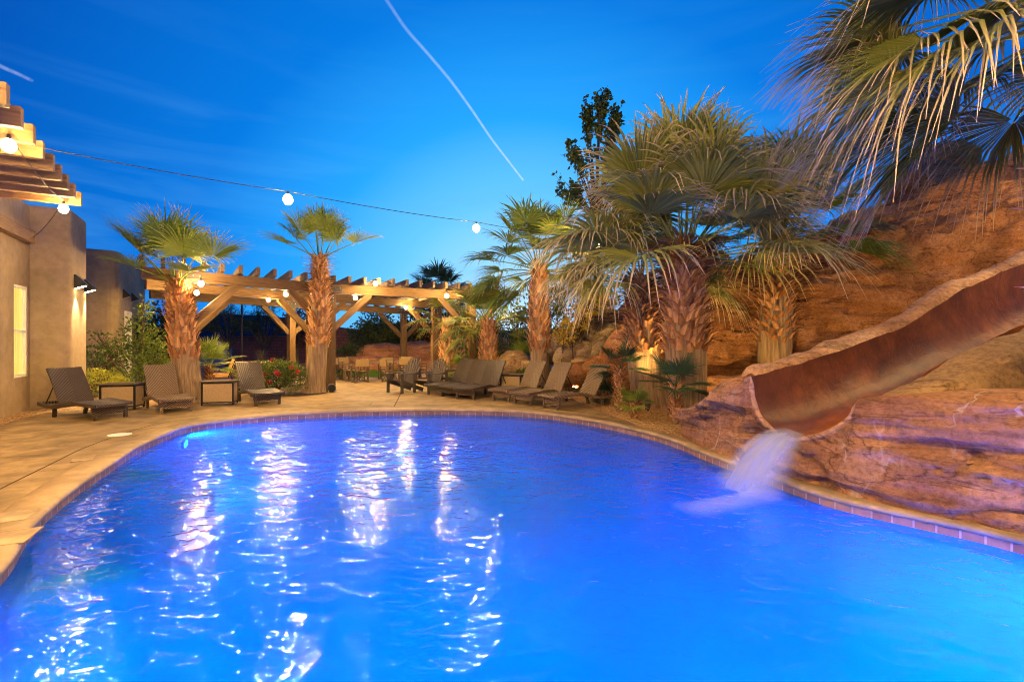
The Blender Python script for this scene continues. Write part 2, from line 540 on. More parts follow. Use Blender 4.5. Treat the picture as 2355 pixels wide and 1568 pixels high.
def watermat():
    m, nt, b = nm('pool_water')
    nt.nodes.remove(b)
    v = coords(nt, 'Object', (1.0, 1.35, 1))
    n = noise_n(nt, v, 5.6, 2.0, .5, .9)
    n2 = noise_n(nt, v, 1.6, 2, .5, .3)
    h = math_n(nt, 'MULTIPLY_ADD', n2, 1.3, n)
    bp = N(nt, 'ShaderNodeBump')
    bp.inputs['Strength'].default_value = 1.0
    bp.inputs['Distance'].default_value = .0165
    nt.links.new(h, bp.inputs['Height'])
    tr = N(nt, 'ShaderNodeBsdfTransparent')
    tr.inputs[0].default_value = (.06, .55, 1, 1)
    tl = N(nt, 'ShaderNodeBsdfTranslucent')
    tl.inputs[0].default_value = (.008, .50, 1, 1)
    gg = N(nt, 'ShaderNodeBsdfGlossy')
    gg.distribution = 'BECKMANN'
    gg.inputs['Roughness'].default_value = .058
    nt.links.new(bp.outputs[0], gg.inputs['Normal'])
    fr = N(nt, 'ShaderNodeFresnel')
    fr.inputs[0].default_value = 1.33
    nt.links.new(bp.outputs[0], fr.inputs['Normal'])
    m1 = N(nt, 'ShaderNodeMixShader')
    m1.inputs[0].default_value = .40
    nt.links.new(tr.outputs[0], m1.inputs[1])
    nt.links.new(tl.outputs[0], m1.inputs[2])
    m2 = N(nt, 'ShaderNodeMixShader')
    nt.links.new(fr.outputs[0], m2.inputs[0])
    nt.links.new(m1.outputs[0], m2.inputs[1])
    nt.links.new(gg.outputs[0], m2.inputs[2])
    nt.links.new(m2.outputs[0], nt.nodes['Material Output'].inputs[0])
    return m
M['water'] = watermat()
def fallmat(name, alpha, sc, soft):
    m, nt, b = nm(name)
    v = coords(nt, 'UV', sc)
    n = noise_n(nt, v, 2.0, 4, .6)
    t = attr(nt, 'tint')
    a = math_n(nt, 'MULTIPLY', math_n(nt, 'MULTIPLY', t, alpha), math_n(nt, 'MULTIPLY_ADD', n, soft, 1 - soft * .5))
    tr = N(nt, 'ShaderNodeBsdfTransparent')
    df = N(nt, 'ShaderNodeBsdfTranslucent')
    df.inputs[0].default_value = (.62, .72, .95, 1)
    d2 = N(nt, 'ShaderNodeBsdfDiffuse')
    d2.inputs[0].default_value = (.62, .72, .95, 1)
    ms = N(nt, 'ShaderNodeMixShader')
    ms.inputs[0].default_value = .5
    nt.links.new(df.outputs[0], ms.inputs[1])
    nt.links.new(d2.outputs[0], ms.inputs[2])
    mm = N(nt, 'ShaderNodeMixShader')
    cl = N(nt, 'ShaderNodeClamp')
    nt.links.new(a, cl.inputs[0])
    nt.links.new(cl.outputs[0], mm.inputs[0])
    nt.links.new(tr.outputs[0], mm.inputs[1])
    nt.links.new(ms.outputs[0], mm.inputs[2])
    nt.links.new(mm.outputs[0], nt.nodes['Material Output'].inputs[0])
    return m
M['fall'] = fallmat('falling_water', .66, (9, 1.2, 1), .8)
M['foam'] = fallmat('drifting_foam', .60, (2, 5, 1), 1.2)
def flumemat():
    m, nt, b = nm('wet_flume_stone')
    v = coords(nt)
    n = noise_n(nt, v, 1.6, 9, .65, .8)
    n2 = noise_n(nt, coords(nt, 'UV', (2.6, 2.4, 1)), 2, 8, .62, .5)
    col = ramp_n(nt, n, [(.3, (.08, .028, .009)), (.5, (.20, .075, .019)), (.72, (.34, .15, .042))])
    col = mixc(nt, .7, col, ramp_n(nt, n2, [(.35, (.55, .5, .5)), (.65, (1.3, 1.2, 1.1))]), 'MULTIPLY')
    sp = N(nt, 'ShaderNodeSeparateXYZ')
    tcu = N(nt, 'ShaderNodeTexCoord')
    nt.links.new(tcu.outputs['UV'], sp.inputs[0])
    st = ramp_n(nt, math_n(nt, 'MULTIPLY_ADD', n, .35, math_n(nt, 'ABSOLUTE', math_n(nt, 'SUBTRACT', sp.outputs[0], 1.38))), [(.50, (2.3, 1.95, 1.3)), (.92, (.8, .68, .6)), (1.0, (.6, .5, .48))])  # stained darker walls; bed brightened orange in the colour to look lit
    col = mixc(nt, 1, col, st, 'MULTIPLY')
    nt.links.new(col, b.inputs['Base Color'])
    b.inputs['Roughness'].default_value = .42
    bump_n(nt, b, n2, .5, .03)
    return m
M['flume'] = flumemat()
def contrailmat():
    m, nt, b = nm('contrail_vapour')
    nt.nodes.remove(b)
    lw = N(nt, 'ShaderNodeLayerWeight')
    lw.inputs[0].default_value = .5
    f = math_n(nt, 'POWER', math_n(nt, 'SUBTRACT', 1, lw.outputs['Facing']), 3.0)
    n = noise_n(nt, coords(nt, 'Object', (.02, .02, .02)), 1.0, 5)
    t = attr(nt, 'tint')
    f = math_n(nt, 'MULTIPLY', math_n(nt, 'MULTIPLY', f, t), math_n(nt, 'MULTIPLY_ADD', n, 1.2, .1))
    e = N(nt, 'ShaderNodeEmission')
    e.inputs[0].default_value = (.55, .70, .95, 1)
    e.inputs[1].default_value = .95
    tr = N(nt, 'ShaderNodeBsdfTransparent')
    ms = N(nt, 'ShaderNodeMixShader')
    nt.links.new(f, ms.inputs[0])
    nt.links.new(tr.outputs[0], ms.inputs[1])
    nt.links.new(e.outputs[0], ms.inputs[2])
    nt.links.new(ms.outputs[0], nt.nodes['Material Output'].inputs[0])
    return m
M['contrail'] = contrailmat()

# ------------------------------------------------------------------ pool, deck, ground
edge_px = [(0, 1669), (70, 1561), (135, 1491), (216, 1426), (281, 1383), (346, 1342), (400, 1307), (460, 1280), (530, 1253), (611, 1237),
           (800, 1216), (1016, 1204), (1233, 1200), (1395, 1201), (1557, 1207), (1719, 1228), (1882, 1261), (2000, 1296), (2060, 1322), (2216, 1377),
           (2323, 1416), (2461, 1459), (2665, 1503), (2869, 1546), (3000, 1579)]
ctrl = [tuple(gf(x, y)[:2]) for x, y in edge_px] + [(4.55, 3.2), (4.6, 2.2), (3.9, 1.3), (2.2, .75), (0, .65), (-1.8, 1.1), (-2.9, 2.1)]
edge = crom(ctrl, 8)
# smooth the outline
for _ in range(6):
    n = len(edge)
    edge = [tuple((edge[i - 1][j] + 2 * edge[i][j] + edge[(i + 1) % n][j]) / 4 for j in (0, 1)) for i in range(n)]
area = sum(edge[i - 1][0] * edge[i][1] - edge[i][0] * edge[i - 1][1] for i in range(len(edge)))
if area < 0: edge.reverse()
EN = len(edge)
nor = []
for i in range(EN):
    a, b = edge[i - 3], edge[(i + 3) % EN]
    t = Vector((b[0] - a[0], b[1] - a[1])).normalized()
    nor.append(Vector((t.y, -t.x)))                # outward for a counter-clockwise outline
def ring(off, z): return [Vector((edge[i][0] + nor[i].x * off, edge[i][1] + nor[i].y * off, z)) for i in range(EN)]
arc = [0]
for i in range(EN): arc.append(arc[-1] + (Vector(edge[(i + 1) % EN]) - Vector(edge[i])).length)
WZ = -.13
def band(mb, prof, uvv=None):
    rows, uvs = [], []
    vv = 0
    for k, (off, z) in enumerate(prof):
        r = ring(off, z)
        if k: vv += math.hypot(off - prof[k - 1][0], z - prof[k - 1][1])
        rows.append(r + [r[0]])
        uvs.append([(arc[i], vv) for i in range(EN + 1)])
    mb.grid(rows, uvs)
mb = MB()
poly(mb, [(-60, -30), (60, -30), (60, 60), (-60, 60)], [[tuple(p[:2]) for p in ring(.5, 0)]], -.03)
far = MB()
o = mb.build('ground', M['ground'])
tag(o, kind='structure')
mb = MB()
poly(mb, [(-6000, 60), (6000, 60), (6000, 9000), (-6000, 9000)], z=-.05)
for x0, x1 in ((-6000, -60), (60, 6000)): poly(mb, [(x0, -3000), (x1, -3000), (x1, 60), (x0, 60)], z=-.05)
tag(mb.build('desert_plain', M['ground']), kind='structure')
mb = MB()
deck_out = [(-11.6, -6), (7, -6), (7, 3), (4.9, 4.4), tuple(gp(1560, 985)[:2]), tuple(gp(1470, 988)[:2]), tuple(gp(1440, 965)[:2]), tuple(gp(1330, 925)[:2]),
            (1.2, 14.6), (-1, 15.6), (-.5, 18.5), (-2.8, 22.5), (-4.2, 25.5), (-8, 25.5), (-9, 22), (-12, 22), (-12.5, 16), (-10.2, 12.2), (-11.0, 11.0)]
poly(mb, deck_out, [[tuple(p[:2]) for p in ring(.33, 0)]], 0)
tag(mb.build('pool_deck', M['deck']), kind='structure')
# raised coping with a rounded nose
mb = MB()
band(mb, [(.33, -.02), (.33, .006), (.02, .010), (-.005, .004), (-.022, -.012), (-.022, -.045), (-.005, -.055), (.01, -.055)])
mb.f = [f[::-1] for f in mb.f]
tag(mb.build('pool_coping', M['coping'], smooth=True), kind='structure')
mb = MB()
band(mb, [(0, -.05), (0, -.21)])
tag(mb.build('waterline_tile', M['tile']), kind='structure')
mb = MB()
band(mb, [(.0, -.21), (-.02, -.22), (-.06, -1.1), (-.35, -1.35)])
poly(mb, [tuple(p[:2]) for p in ring(-.35, 0)], z=-1.35)
# underwater steps
for (px, py, rx, ry, zt) in ((296, 1094, .55, .30, -.24), (375, 1128, .7, .30, -.5), (185, 1350, .42, .36, -.26)):
    c = gp(px, py, zt)
    rows = []   # tops of the entry steps
    for s_, z in ((0.02, zt), (.93, zt), (1, zt - .05), (1.0, -1.36)):
        rows.append([Vector((c.x + rx * s_ * math.cos(t * PI / 16), c.y + ry * s_ * math.sin(t * PI / 16), z)) for t in range(32)])
    mb.grid(rows, cu=True, flip=True)
tag(mb.build('pool_basin', M['plaster']), kind='structure')
mb = MB()
poly(mb, [tuple(p[:2]) for p in ring(-.002, 0)], z=WZ)
tag(mb.build('water', M['water']), kind='structure')
# saw cut joints: sheets 4 mm above the deck
mb = MB()
def strip(pts, w=.026, z=.004):
    pts = [Vector((p[0], p[1])) for p in pts]
    l, r = [], []
    for i, p in enumerate(pts):
        d = (pts[min(i + 1, len(pts) - 1)] - pts[max(0, i - 1)]).normalized()
        x = Vector((-d.y, d.x)) * w / 2
        l.append(Vector((*(p + x), z)))
        r.append(Vector((*(p - x), z)))
    mb.grid([l, r])
rr = [i for i in range(EN) if edge[i][1] > 2.2 and not (edge[i][0] > 2.3 and edge[i][1] < 9)]
r65 = ring(.68, 0)
seg = []
for i in range(EN):
    if i in rr: seg.append(r65[i])
    elif len(seg) > 1:
        strip(seg)
        seg = []
    else: seg = []
if len(seg) > 1: strip(seg)
for i in range(0, EN, 11):
    if i in rr: strip([r65[i], ring(1.6 if i % 22 else 4.5, 0)[i]] if i % 2 else [ring(.34, 0)[i], r65[i]], .010)
strip([gf(1155, 1192), gf(1176, 1150)])
strip([gf(60, 1245), gf(330, 1228), gf(600, 1196)], .01)
strip([gf(1650, 1240), gf(1890, 1232)], .02)
tag(mb.build('deck_joint', M['joint']), kind='structure')

def bed(name, pts, mat, z=.008):
    mb = MB()
    poly(mb, crom([tuple(p[:2]) for p in pts], 6), z=z)
    return tag(mb.build(name, mat), kind='structure')
bed('gravel_bed', [gp(-30, 985), gp(60, 962), gp(130, 950), gp(330, 936), gp(460, 931), gp(560, 912), (-8.2, 16), (-12, 16), (-12.5, 13), (-11.6, 10.6)], M['gravel'])
bed('mulch_bed', [gp(575, 913), gp(640, 912), gp(700, 911), gp(750, 905), gp(745, 893), gp(700, 885), gp(600, 885)], M['mulch'], .014)
bed('gravel_bed', [gp(1392, 952), gp(1440, 968), gp(1480, 987), gp(1550, 1003), gp(1590, 1010), (5.5, 7.6), (8, 9), (9, 13), (4.6, 15), (2.6, 14.5), (1.7, 13.6)], M['gravel'])
mb = MB()
lawn_pts = [gp(790, 869), gp(880, 868), gp(905, 858), (-4.8, 27.5), (-11, 27), (-12, 22.5), gp(730, 865)]
lp = [tuple(p[:2]) for p in lawn_pts]
poly(mb, lp, z=.012)
cx_, cy_ = sum(p[0] for p in lp) / 7, sum(p[1] for p in lp) / 7
for _ in range(9000):
    k = random.randrange(7)
    a, b = rnd(), rnd()
    if a + b > 1: a, b = 1 - a, 1 - b
    p, q = lp[k], lp[(k + 1) % 7]
    mb.leaf(Vector((cx_ + (p[0] - cx_) * a + (q[0] - cx_) * b, cy_ + (p[1] - cy_) * a + (q[1] - cy_) * b, .01)), Vector((U(-.5, .5), U(-.5, .5), 1)), U(.04, .08), .012, a=rnd())
tag(mb.build('lawn', M['grass']), kind='stuff')
# far hills
mb = MB()
rows = [[], [], []]
for i in range(121):
    x = -3600 + 60 * i
    h = 60 + 45 * noise.noise(Vector((x * .0011, 3.1, 0))) + 22 * noise.noise(Vector((x * .004, 7.7, 0))) + 75 * math.exp(-((x + 1560) / 520) ** 2)
    rows[0].append(Vector((x, 2300, -1)))
    rows[1].append(Vector((x, 2500, h * .75)))
    rows[2].append(Vector((x, 2700, h)))
mb.grid(rows, flip=False)
tag(mb.build('hills', M['hill'], smooth=True), kind='structure')

# lids let into the deck
def lid(px, py, rx, ry, ang, label, round_):
    c = gp(px, py)
    mb = MB()
    n = 28 if round_ else 4
    def rg(s_, z): return [Vector((rx * s_ * math.cos(2 * PI * (k + .5) / n), ry * s_ * math.sin(2 * PI * (k + .5) / n), z)) for k in range(n)]
    mb.grid([rg(1, 0), rg(1, .010), rg(.93, .012), rg(.90, .009), rg(.02, .011)], cu=True)
    o = mb.build('deck_lid', M['white'] if round_ else M['coping'], world=False)
    o.location = (c.x, c.y, .003)
    o.rotation_euler.z = ang
    tag(o, label, 'deck lid', 'lids set in the pool deck')
lid(275, 1001, .17, .17, 0, 'round white skimmer lid set in the deck at the pool bend', True)
lid(190, 1058, .16, .16, .6, 'small square deck lid nearest the round white lid', False)
lid(22, 1190, .24, .24, .45, 'farther of two square lids at the left frame edge', False)
lid(10, 1240, .26, .26, .45, 'nearer of two square lids at the left frame edge', False)

# pool lights
def pool_light(x, i, e, label):
    p = ring(-.075, -.30 if x < -5 else -.55)[i]
    d = Vector((-nor[i].x, -nor[i].y, -.12)).normalized()
    t = thing('pool_light', label, 'pool light', p, 0, 'lights in the pool wall')
    q = d.to_track_quat('Z', 'Y').to_matrix()
    mb = MB()
    mb.grid([[q @ Vector((r * math.cos(k * PI / 10), r * math.sin(k * PI / 10), z)) for k in range(20)] for r, z in ((.10, -.02), (.10, .02), (.085, .025), (.08, .012))], cu=True)
    mb.build('rim', M['plate'], t, world=False)
    mb = MB()
    mb.grid([[q @ Vector((r * math.cos(k * PI / 10), r * math.sin(k * PI / 10), z)) for k in range(20)] for r, z in ((.08, .012), (.05, .025), (.002, .03))], cu=True)
    mb.build('lens', M['poollens'], t, True, world=False)
    l = bpy.data.lights.new('pool_lamp', 'AREA')
    l.shape = 'DISK'
    l.size = .3
    l.energy = e
    l.color = (.003, .12, 1.0)
    lo = bpy.data.objects.new('pool_lamp', l)
    COL.objects.link(lo)
    lo.parent = t
    lo.location = d * .06
    lo.rotation_euler = (-d).to_track_quat('Z', 'Y').to_euler()
def nearest(x, y): return min(range(EN), key=lambda i: (edge[i][0] - x) ** 2 + (edge[i][1] - y) ** 2)
for (x, y, e, lb) in ((-6.14, 8.96, 2.4, 'glowing pool light under the left bend of the far wall'),
                      (4.6, 2.6, 8.5, 'pool light under the right wall past the slide rock'), (2.6, .8, 1.1, 'pool light under the near wall, right one'),
                      (-.2, .6, .8, 'pool light under the near wall, left one'), (-2.9, 1.7, .7, 'pool light under the near left wall')):
    i = nearest(x, y)
    pool_light(x, i, e * POOL, lb)

# ------------------------------------------------------------------ rocks
def fbm(p, o=5):
    return noise.fractal(p, 1.0, 2.0, o)
def ridge(mb, path, nu=14, nv=44, amp=.12, freq=1.4, strata=.05, seed=0, sup=2.6, zb=-.1, lean=0, crev=0.0):
    """path of (x, y, height, half width): a closed rock mass with rounded, layered sides"""
    P = crom(path, nu, False)
    # round ends
    n = len(P)
    rows = []
    so = Vector((seed * 7.3, seed * 3.1, seed * 1.7))
    tot = sum((Vector(P[i + 1][:2]) - Vector(P[i][:2])).length for i in range(n - 1))
    acc = 0
    for i, (x, y, h, w) in enumerate(P):
        a, b = P[max(0, i - 1)], P[min(n - 1, i + 1)]
        d = Vector((b[0] - a[0], b[1] - a[1], 0)).normalized()
        sd = Vector((d.y, -d.x, 0))
        if i: acc += (Vector(P[i][:2]) - Vector(P[i - 1][:2])).length
        e = min(acc, tot - acc) / max(w, .01)
        k = math.sqrt(max(0.0004, 1 - (1 - min(1, e)) ** 2.2))
        hh, ww = h * (.55 + .45 * k) if e < 1 else h, w * k
        row = []
        for j in range(nv + 1):
            t = PI * j / nv
            c, s_ = math.cos(t), math.sin(t)
            cx = math.copysign(abs(c) ** (2 / sup), c)
            cz = abs(s_) ** (2 / sup)
            z = zb + (hh - zb) * cz
            p = Vector((x, y, 0)) + sd * (ww * cx + lean * z) + Vector((0, 0, z))
            q = p * freq + so
            o_ = Vector((sd.x * cx, sd.y * cx, cz * .8))
            dsp = amp * fbm(q, 5) + amp * .8 * noise.noise(q * .45) + strata * (noise.noise(Vector((p.x * .5, p.y * .5, p.z * 5.5)) + so) + .6 * noise.noise(Vector((p.x * .8, p.y * .8, p.z * 13)) + so))
            if crev:
                qq = Vector((p.x * .55, p.y * .55, p.z * 1.1)) + so
                d1 = abs(noise.noise(qq) + .25 * noise.noise(qq * 3.1))
                d2 = abs(noise.noise(Vector((p.x * .25, p.y * .25, p.z * 1.9)) + so * 2) + .15 * noise.noise(qq * 2))
                dsp -= crev * max(0, 1 - d1 / .09) + crev * 1.2 * max(0, 1 - d2 / .11)
                dsp += .06 * fbm(p * 3.2, 4)
            row.append(p + o_ * dsp)
        rows.append(row)
    mb.grid(rows, [[(i * .1, j * .1) for j in range(nv + 1)] for i in range(n)])
    for r in (rows[0], rows[-1]):
        c = sum(r, Vector()) / len(r)
        k = len(mb.v)
        mb.add(list(r) + [c], [(j, j + 1, len(r)) for j in range(len(r) - 1)])
def boulder(mb, c, r, sc=(1, 1, .8), seed=0, amp=.22, nu=26, nv=18):
    c = Vector(c)
    tmp = MB()
    tmp.ball((0, 0, 0), 1, nu, nv)
    m = Matrix.Rotation(seed * 1.3, 3, 'Z') @ Matrix.Rotation(.4 * math.sin(seed * 2.1), 3, 'X')
    vs = []
    for v in tmp.v:
        d = v.copy()
        # flatten in a few random planes so it reads as broken stone
        k = 1 + amp * fbm(d * 1.3 + Vector((seed * 5.1, seed, 0)), 4) + .05 * noise.noise(d * 6 + Vector((seed, 0, 0)))
        for q in range(5):
            pn = Vector((math.sin(seed * 3 + q * 2.4), math.cos(seed * 5 + q * 1.7), math.sin(seed + q * 3.9))).normalized()
            dd = d.dot(pn) * k
            if dd > .78: k *= .78 / dd
        vs.append(c + m @ Vector((d.x * k * r * sc[0], d.y * k * r * sc[1], d.z * k * r * sc[2])))
    mb.add(vs, tmp.f)

# the slide
D = Vector((.95, .30, 0)).normalized()
NB = Vector((-D.y, D.x, 0))
Lrim = [(0, 1.17), (.8, 1.30), (1.63, 1.50), (2.82, 1.84), (4.02, 2.38), (5.46, 2.85), (8, 3.7)]
Rrim = [(0, .96), (.4, 1.02), (.945, 1.2), (1.35, 1.37), (2.8, 1.79), (5.46, 2.55), (8, 3.3)]
Bed = [(0, .44), (.5, .50), (1.3, .70), (2.8, 1.12), (4, 1.50), (5.5, 2.0), (8, 2.85)]
def lerp(T, s):
    for (a, x), (b, y) in zip(T, T[1:]):
        if s <= b: return x + (y - x) * (s - a) / (b - a)
    return T[-1][1]
L0, R0 = Vector((3.11, 6.25, 0)), Vector((3.73, 5.2, 0))
slide = thing('rock_water_slide', 'red sandstone water slide curving down to the pool edge', 'water slide', (4.2, 5.8, 0))
mb = MB()
rows, uvs = [], []
for i in range(90):
    s = 8 * i / 89
    a, b = L0 + D * s, R0 + D * s
    row, uv = [], []
    for j in range(33):
        t = j / 32
        c = -math.cos(PI * t)
        p = a.lerp(b, (c + 1) / 2)
        zr = lerp(Lrim, s) * (1 - t) + lerp(Rrim, s) * t
        zb_ = lerp(Bed, s)
        f_ = 1 - (max(0, .42 - t) / .42) ** 1.9 if t < .5 else 1 - ((t - .5) / .5) ** 1.75
        z = zr + (zb_ - zr) * f_
        p = Vector((p.x, p.y, z))
        k = math.sin(PI * t)
        p += Vector((0, 0, .035 * fbm(p * 1.5, 4) + .012 * noise.noise(Vector((s * 6, t * 5, 0)))))
        if s < .15: p -= D * (.10 * (1 - s / .15) * (1 if .35 < t < .65 else .3))
        row.append(p)
        uv.append((t * 2, s))
    rows.append(row)
    uvs.append(uv)
mb.grid(rows, uvs)
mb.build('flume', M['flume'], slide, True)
mb = MB()      # rock along the back rim
path = [((L0 + D * s + NB * (w + .02)).x, (L0 + D * s + NB * (w + .02)).y, lerp(Lrim, s) + .05, w) for s, w in ((.05, .22), (.5, .24), (1.0, .26), (1.6, .34), (2.3, .30), (3.1, .28), (4, .34), (5, .30), (6.2, .3), (8, .3))]
ridge(mb, path, 12, 40, .05, 2.2, .025, 3, 3.2)
mb.build('back_rim_rock', M['rockrim'], slide, True)
lip = [p.copy() for p in rows[0]]
PITS = [(2856, 1342, 24), (2905, 1346, 14), (2815, 1374, 19), (2852, 1372, 11), (2745, 1378, 14), (2885, 1405, 12), (2205, 1278, 40), (2215, 1320, 12), (2190, 1340, 10), (2240, 1345, 14), (2290, 1330, 10)]
def face(cols, name, mat, pool=Vector((3.0, 0, 0))):
    mb = MB()
    rows_ = []
    NV = 46
    n = len(cols)
    for i, (T, B, ins, bul) in enumerate(cols):
        T, B = Vector(T), Vector((B[0], B[1], -.03))
        a, b = cols[max(0, i - 2)][1], cols[min(n - 1, i + 2)][1]
        d = Vector((b[0] - a[0], b[1] - a[1], 0)).normalized()
        out = Vector((-d.y, d.x, 0))
        if out.dot(Vector((0, 4, 0)) - B) < 0: out = -out
        row = []
        if ins > .05:
            for k in (1, .6, .3, .12): row.append(T - out * ins * k + V3(0, 0, .03 * math.sin(k * 3) + .05 * fbm(T * 1.4 + V3(k * 2, 0, 0), 3)))
        else:
            for k in (1, .6, .3, .12): row.append(T + D * .05 * k + V3(0, 0, -.02 * k))
        for v in range(NV + 1):
            u = v / NV
            g = (1 - math.cos(PI * min(1, u * 1.0))) / 2
            p = T.lerp(B, u)
            rd = ins * .10
            p = p + out * (bul * math.sin(PI * u ** .75) + (rd * (1 - math.exp(-u * 18)) if ins > .05 else 0) - rd * u)
            q = p * 1.6
            env = min(1, u * (9 if ins > .05 else 3.5)) * min(1, (1 - u) * 9 + .25)
            st = noise.noise(Vector((p.x * .6, p.y * .6, p.z * 5 + .8 * noise.noise(p * .9)))) + .7 * noise.noise(Vector((p.x * .9 + 5, p.y * .9, p.z * 12)))
            dsp = .10 * fbm(q, 6) + .10 * st
            q3 = Vector((p.x * .5, p.y * .5, p.z * 2.6))
            dsp -= .10 * max(0, 1 - abs(noise.noise(q3 + V3(3, 1, 0)) + .2 * noise.noise(q3 * 3)) / .10)
            # shallow undercut under the cap
            dsp -= (.05 if i < 84 else .06) * math.exp(-((u - .42 - .1 * noise.noise(Vector((p.x, p.y, 3)))) / .05) ** 2) * (1 if ins > .05 else .4)
            if i < 108:
                e_ = 1 / (1 + math.exp((u - .40 - .12 * noise.noise(Vector((p.x * 2, p.y * 2, 8)))) / .02))
                dsp += (.16 if i < 60 else .17) * e_ - .05
            pp = p + out * dsp * env
            fx, fy = 1500 + 1417 * pp.x / pp.y, 1000 + 1417 * (H - pp.z) / pp.y
            for (ax_, ay_, r_) in PITS:
                e = ((fx - ax_) ** 2 + ((fy - ay_) * 1.3) ** 2) ** .5 / r_
                if e < 1.25: pp -= out * (r_ / 1417 * pp.y) * 1.7 * max(0, 1 - (e / 1.25) ** 5)
            row.append(pp)
        rows_.append(row)
    mb.grid(rows_, flip=False)
    return mb.build(name, mat, slide, True)
LEFT = [((3.45, 8.5, .30), (3.35, 8.75), .3, .05), ((3.05, 8.3, .40), (2.92, 8.42), .35, .06), ((2.90, 7.95, .50), (2.80, 7.95), .4, .06), ((2.92, 7.5, .62), (2.83, 7.5), .4, .07), ((2.94, 7.14, .80), (2.89, 7.14), .4, .06), ((2.97, 6.98, .86), (2.92, 6.98), .4, .06), ((2.97, 6.86, 1.03), (2.95, 6.86), .35, .07), ((3.0, 6.7, 1.07), (2.98, 6.7), .35, .07), ((3.05, 6.45, 1.12), (3.03, 6.42), .25, .05)]
RIGHT = [((3.86, 5.06, .985), (3.52, 4.86), .4, .05), ((4.0, 4.92, 1.02), (3.65, 4.68), .5, .07), ((4.2, 4.72, 1.05), (3.86, 4.44), .6, .08), ((4.5, 4.4, 1.12), (4.14, 4.08), .6, .08), ((4.8, 3.95, 1.17), (4.42, 3.7), .6, .08), ((5.2, 3.2, 1.2), (4.78, 3.0), .6, .08), ((5.5, 2.3, 1.2), (5.05, 2.0), .6, .08), ((5.6, 1.2, 1.1), (5.2, 1.0), .6, .08)]
def dens(Lc, n):
    P = crom([(*t, *b, i_, u_) for t, b, i_, u_ in Lc], n, False)
    return [((p[0], p[1], p[2]), (p[3], p[4]), p[5], p[6]) for p in P]
mid = []
for j, p in enumerate(lip):
    t = j / 32
    b0, b1, b2 = Vector((3.06, 6.22)), Vector((3.27, 5.62)), Vector((3.42, 5.02))
    b = b0 * (1 - t) ** 2 + b1 * 2 * t * (1 - t) + b2 * t * t
    mid.append((p, (b.x, b.y), 0.0, .0 + .03 * abs(2 * t - 1)))
mb = MB()
rim = [p + V3(0, 0, .005) for p in lip]
mb.tube([rim[0] + NB * .12 - V3(0, 0, .10)] + rim[:-1], [.03] + [.034 + .012 * noise.noise(p * 6) for p in rim[:-2]] + [.012], 10, a=.5)
mb.build('mouth_rim', M['rockrim'], slide, True)
cols = dens(LEFT, 12) + mid + dens(RIGHT, 14)
face(cols, 'front_face', M['rockpink'])
mb = MB()      # rock behind the face: cap of the left part
ridge(mb, [(3.32, 6.5, 1.13, .30), (3.28, 6.85, .98, .34), (3.25, 7.2, .80, .38), (3.22, 7.6, .64, .38), (3.22, 8.0, .50, .36), (3.5, 8.5, .36, .34)], 14, 44, .05, 2.0, .03, 12, 4.2)
mb.build('mouth_rock', M['rockpink'], slide, True)
mb = MB()
ridge(mb, [(4.05, 5.2, .96, .28), (4.40, 4.95, 1.03, .40), (4.75, 4.6, 1.10, .45), (5.1, 4.1, 1.15, .5), (5.5, 3.3, 1.18, .5), (5.8, 2.3, 1.18, .5)], 24, 80, .05, 1.7, .04, 21, 4.5, crev=.05)
mb.build('front_rock', M['rockpink'], slide, True)
mb = MB()
path = [((R0 + D * s - NB * w * .78).x, (R0 + D * s - NB * w * .78).y, lerp(Rrim, s) + .05, w + .02) for s, w in ((.1, .14), (.5, .22), (1.0, .3), (1.6, .36), (2.4, .4), (3.4, .42), (5, .45), (8, .5))]
ridge(mb, path, 12, 52, .04, 2.0, .03, 31, 5.0)
ridge(mb, [(6.0, 4.6, 1.6, .5), (7.2, 4.7, 2.0, .8), (8.6, 4.9, 2.4, .9)], 12, 36, .15, 1.2, .06, 33, 3)
mb.build('near_rim_rock', M['rocktan'], slide, True)
# mineral veins on the rock faces are left by dried water: part of the slide's pink rock
# falling water
fall = thing('waterfall', 'soft sheet of water falling from the slide mouth into the pool', 'waterfall', (3.0, 5.7, 0))
def fall_pt(u, t, off):
    a = Vector((3.30, 5.98, .50)).lerp(Vector((3.40, 5.56, .46)), u)
    d = Vector((-.92, -.28, 0))
    if t < 0: return a + D * (-t * 1.5) + Vector((0, 0, .045 - t * .16))
    v = 1.0 + .25 * math.sin(u * PI) + .06 * math.sin(u * 23) + .30 * (1 - u)
    zz = a.z + .03 - .62 * t * t * (1 + .04 * u)
    return a + d * (v * .62 * t + off) + Vector((0, (u - .5) * -.55 * t, zz - a.z))
mb = MB()
for off, al in ((.06, .5), (0, .85), (-.06, .7), (-.13, .45)):
    rows, uvs, ta = [], [], []
    for i in range(33):
        t = -.35 + 1.35 * i / 32
        rows.append([fall_pt(j / 24, t, off * max(0, t)) for j in range(25)])
        uvs.append([(j / 24 + off, t) for j in range(25)])
        ta += [al * (max(0, (t + .35) / .35) * .35 if t < 0 else min(1, .35 + 1.6 * t)) * (math.sin(PI * j / 24) ** .9) * (1 - .40 * max(0, t) ** 1.5) for j in range(25)]
    mb.grid(rows, uvs, a=ta)
mb.build('falling_sheet', M['fall'], fall, True)
mb = MB()
c0, c1 = gp(1560, 1176, WZ), gp(1830, 1138, WZ)
ax = (c1 - c0)
pr = Vector((-ax.y, ax.x, 0)).normalized()
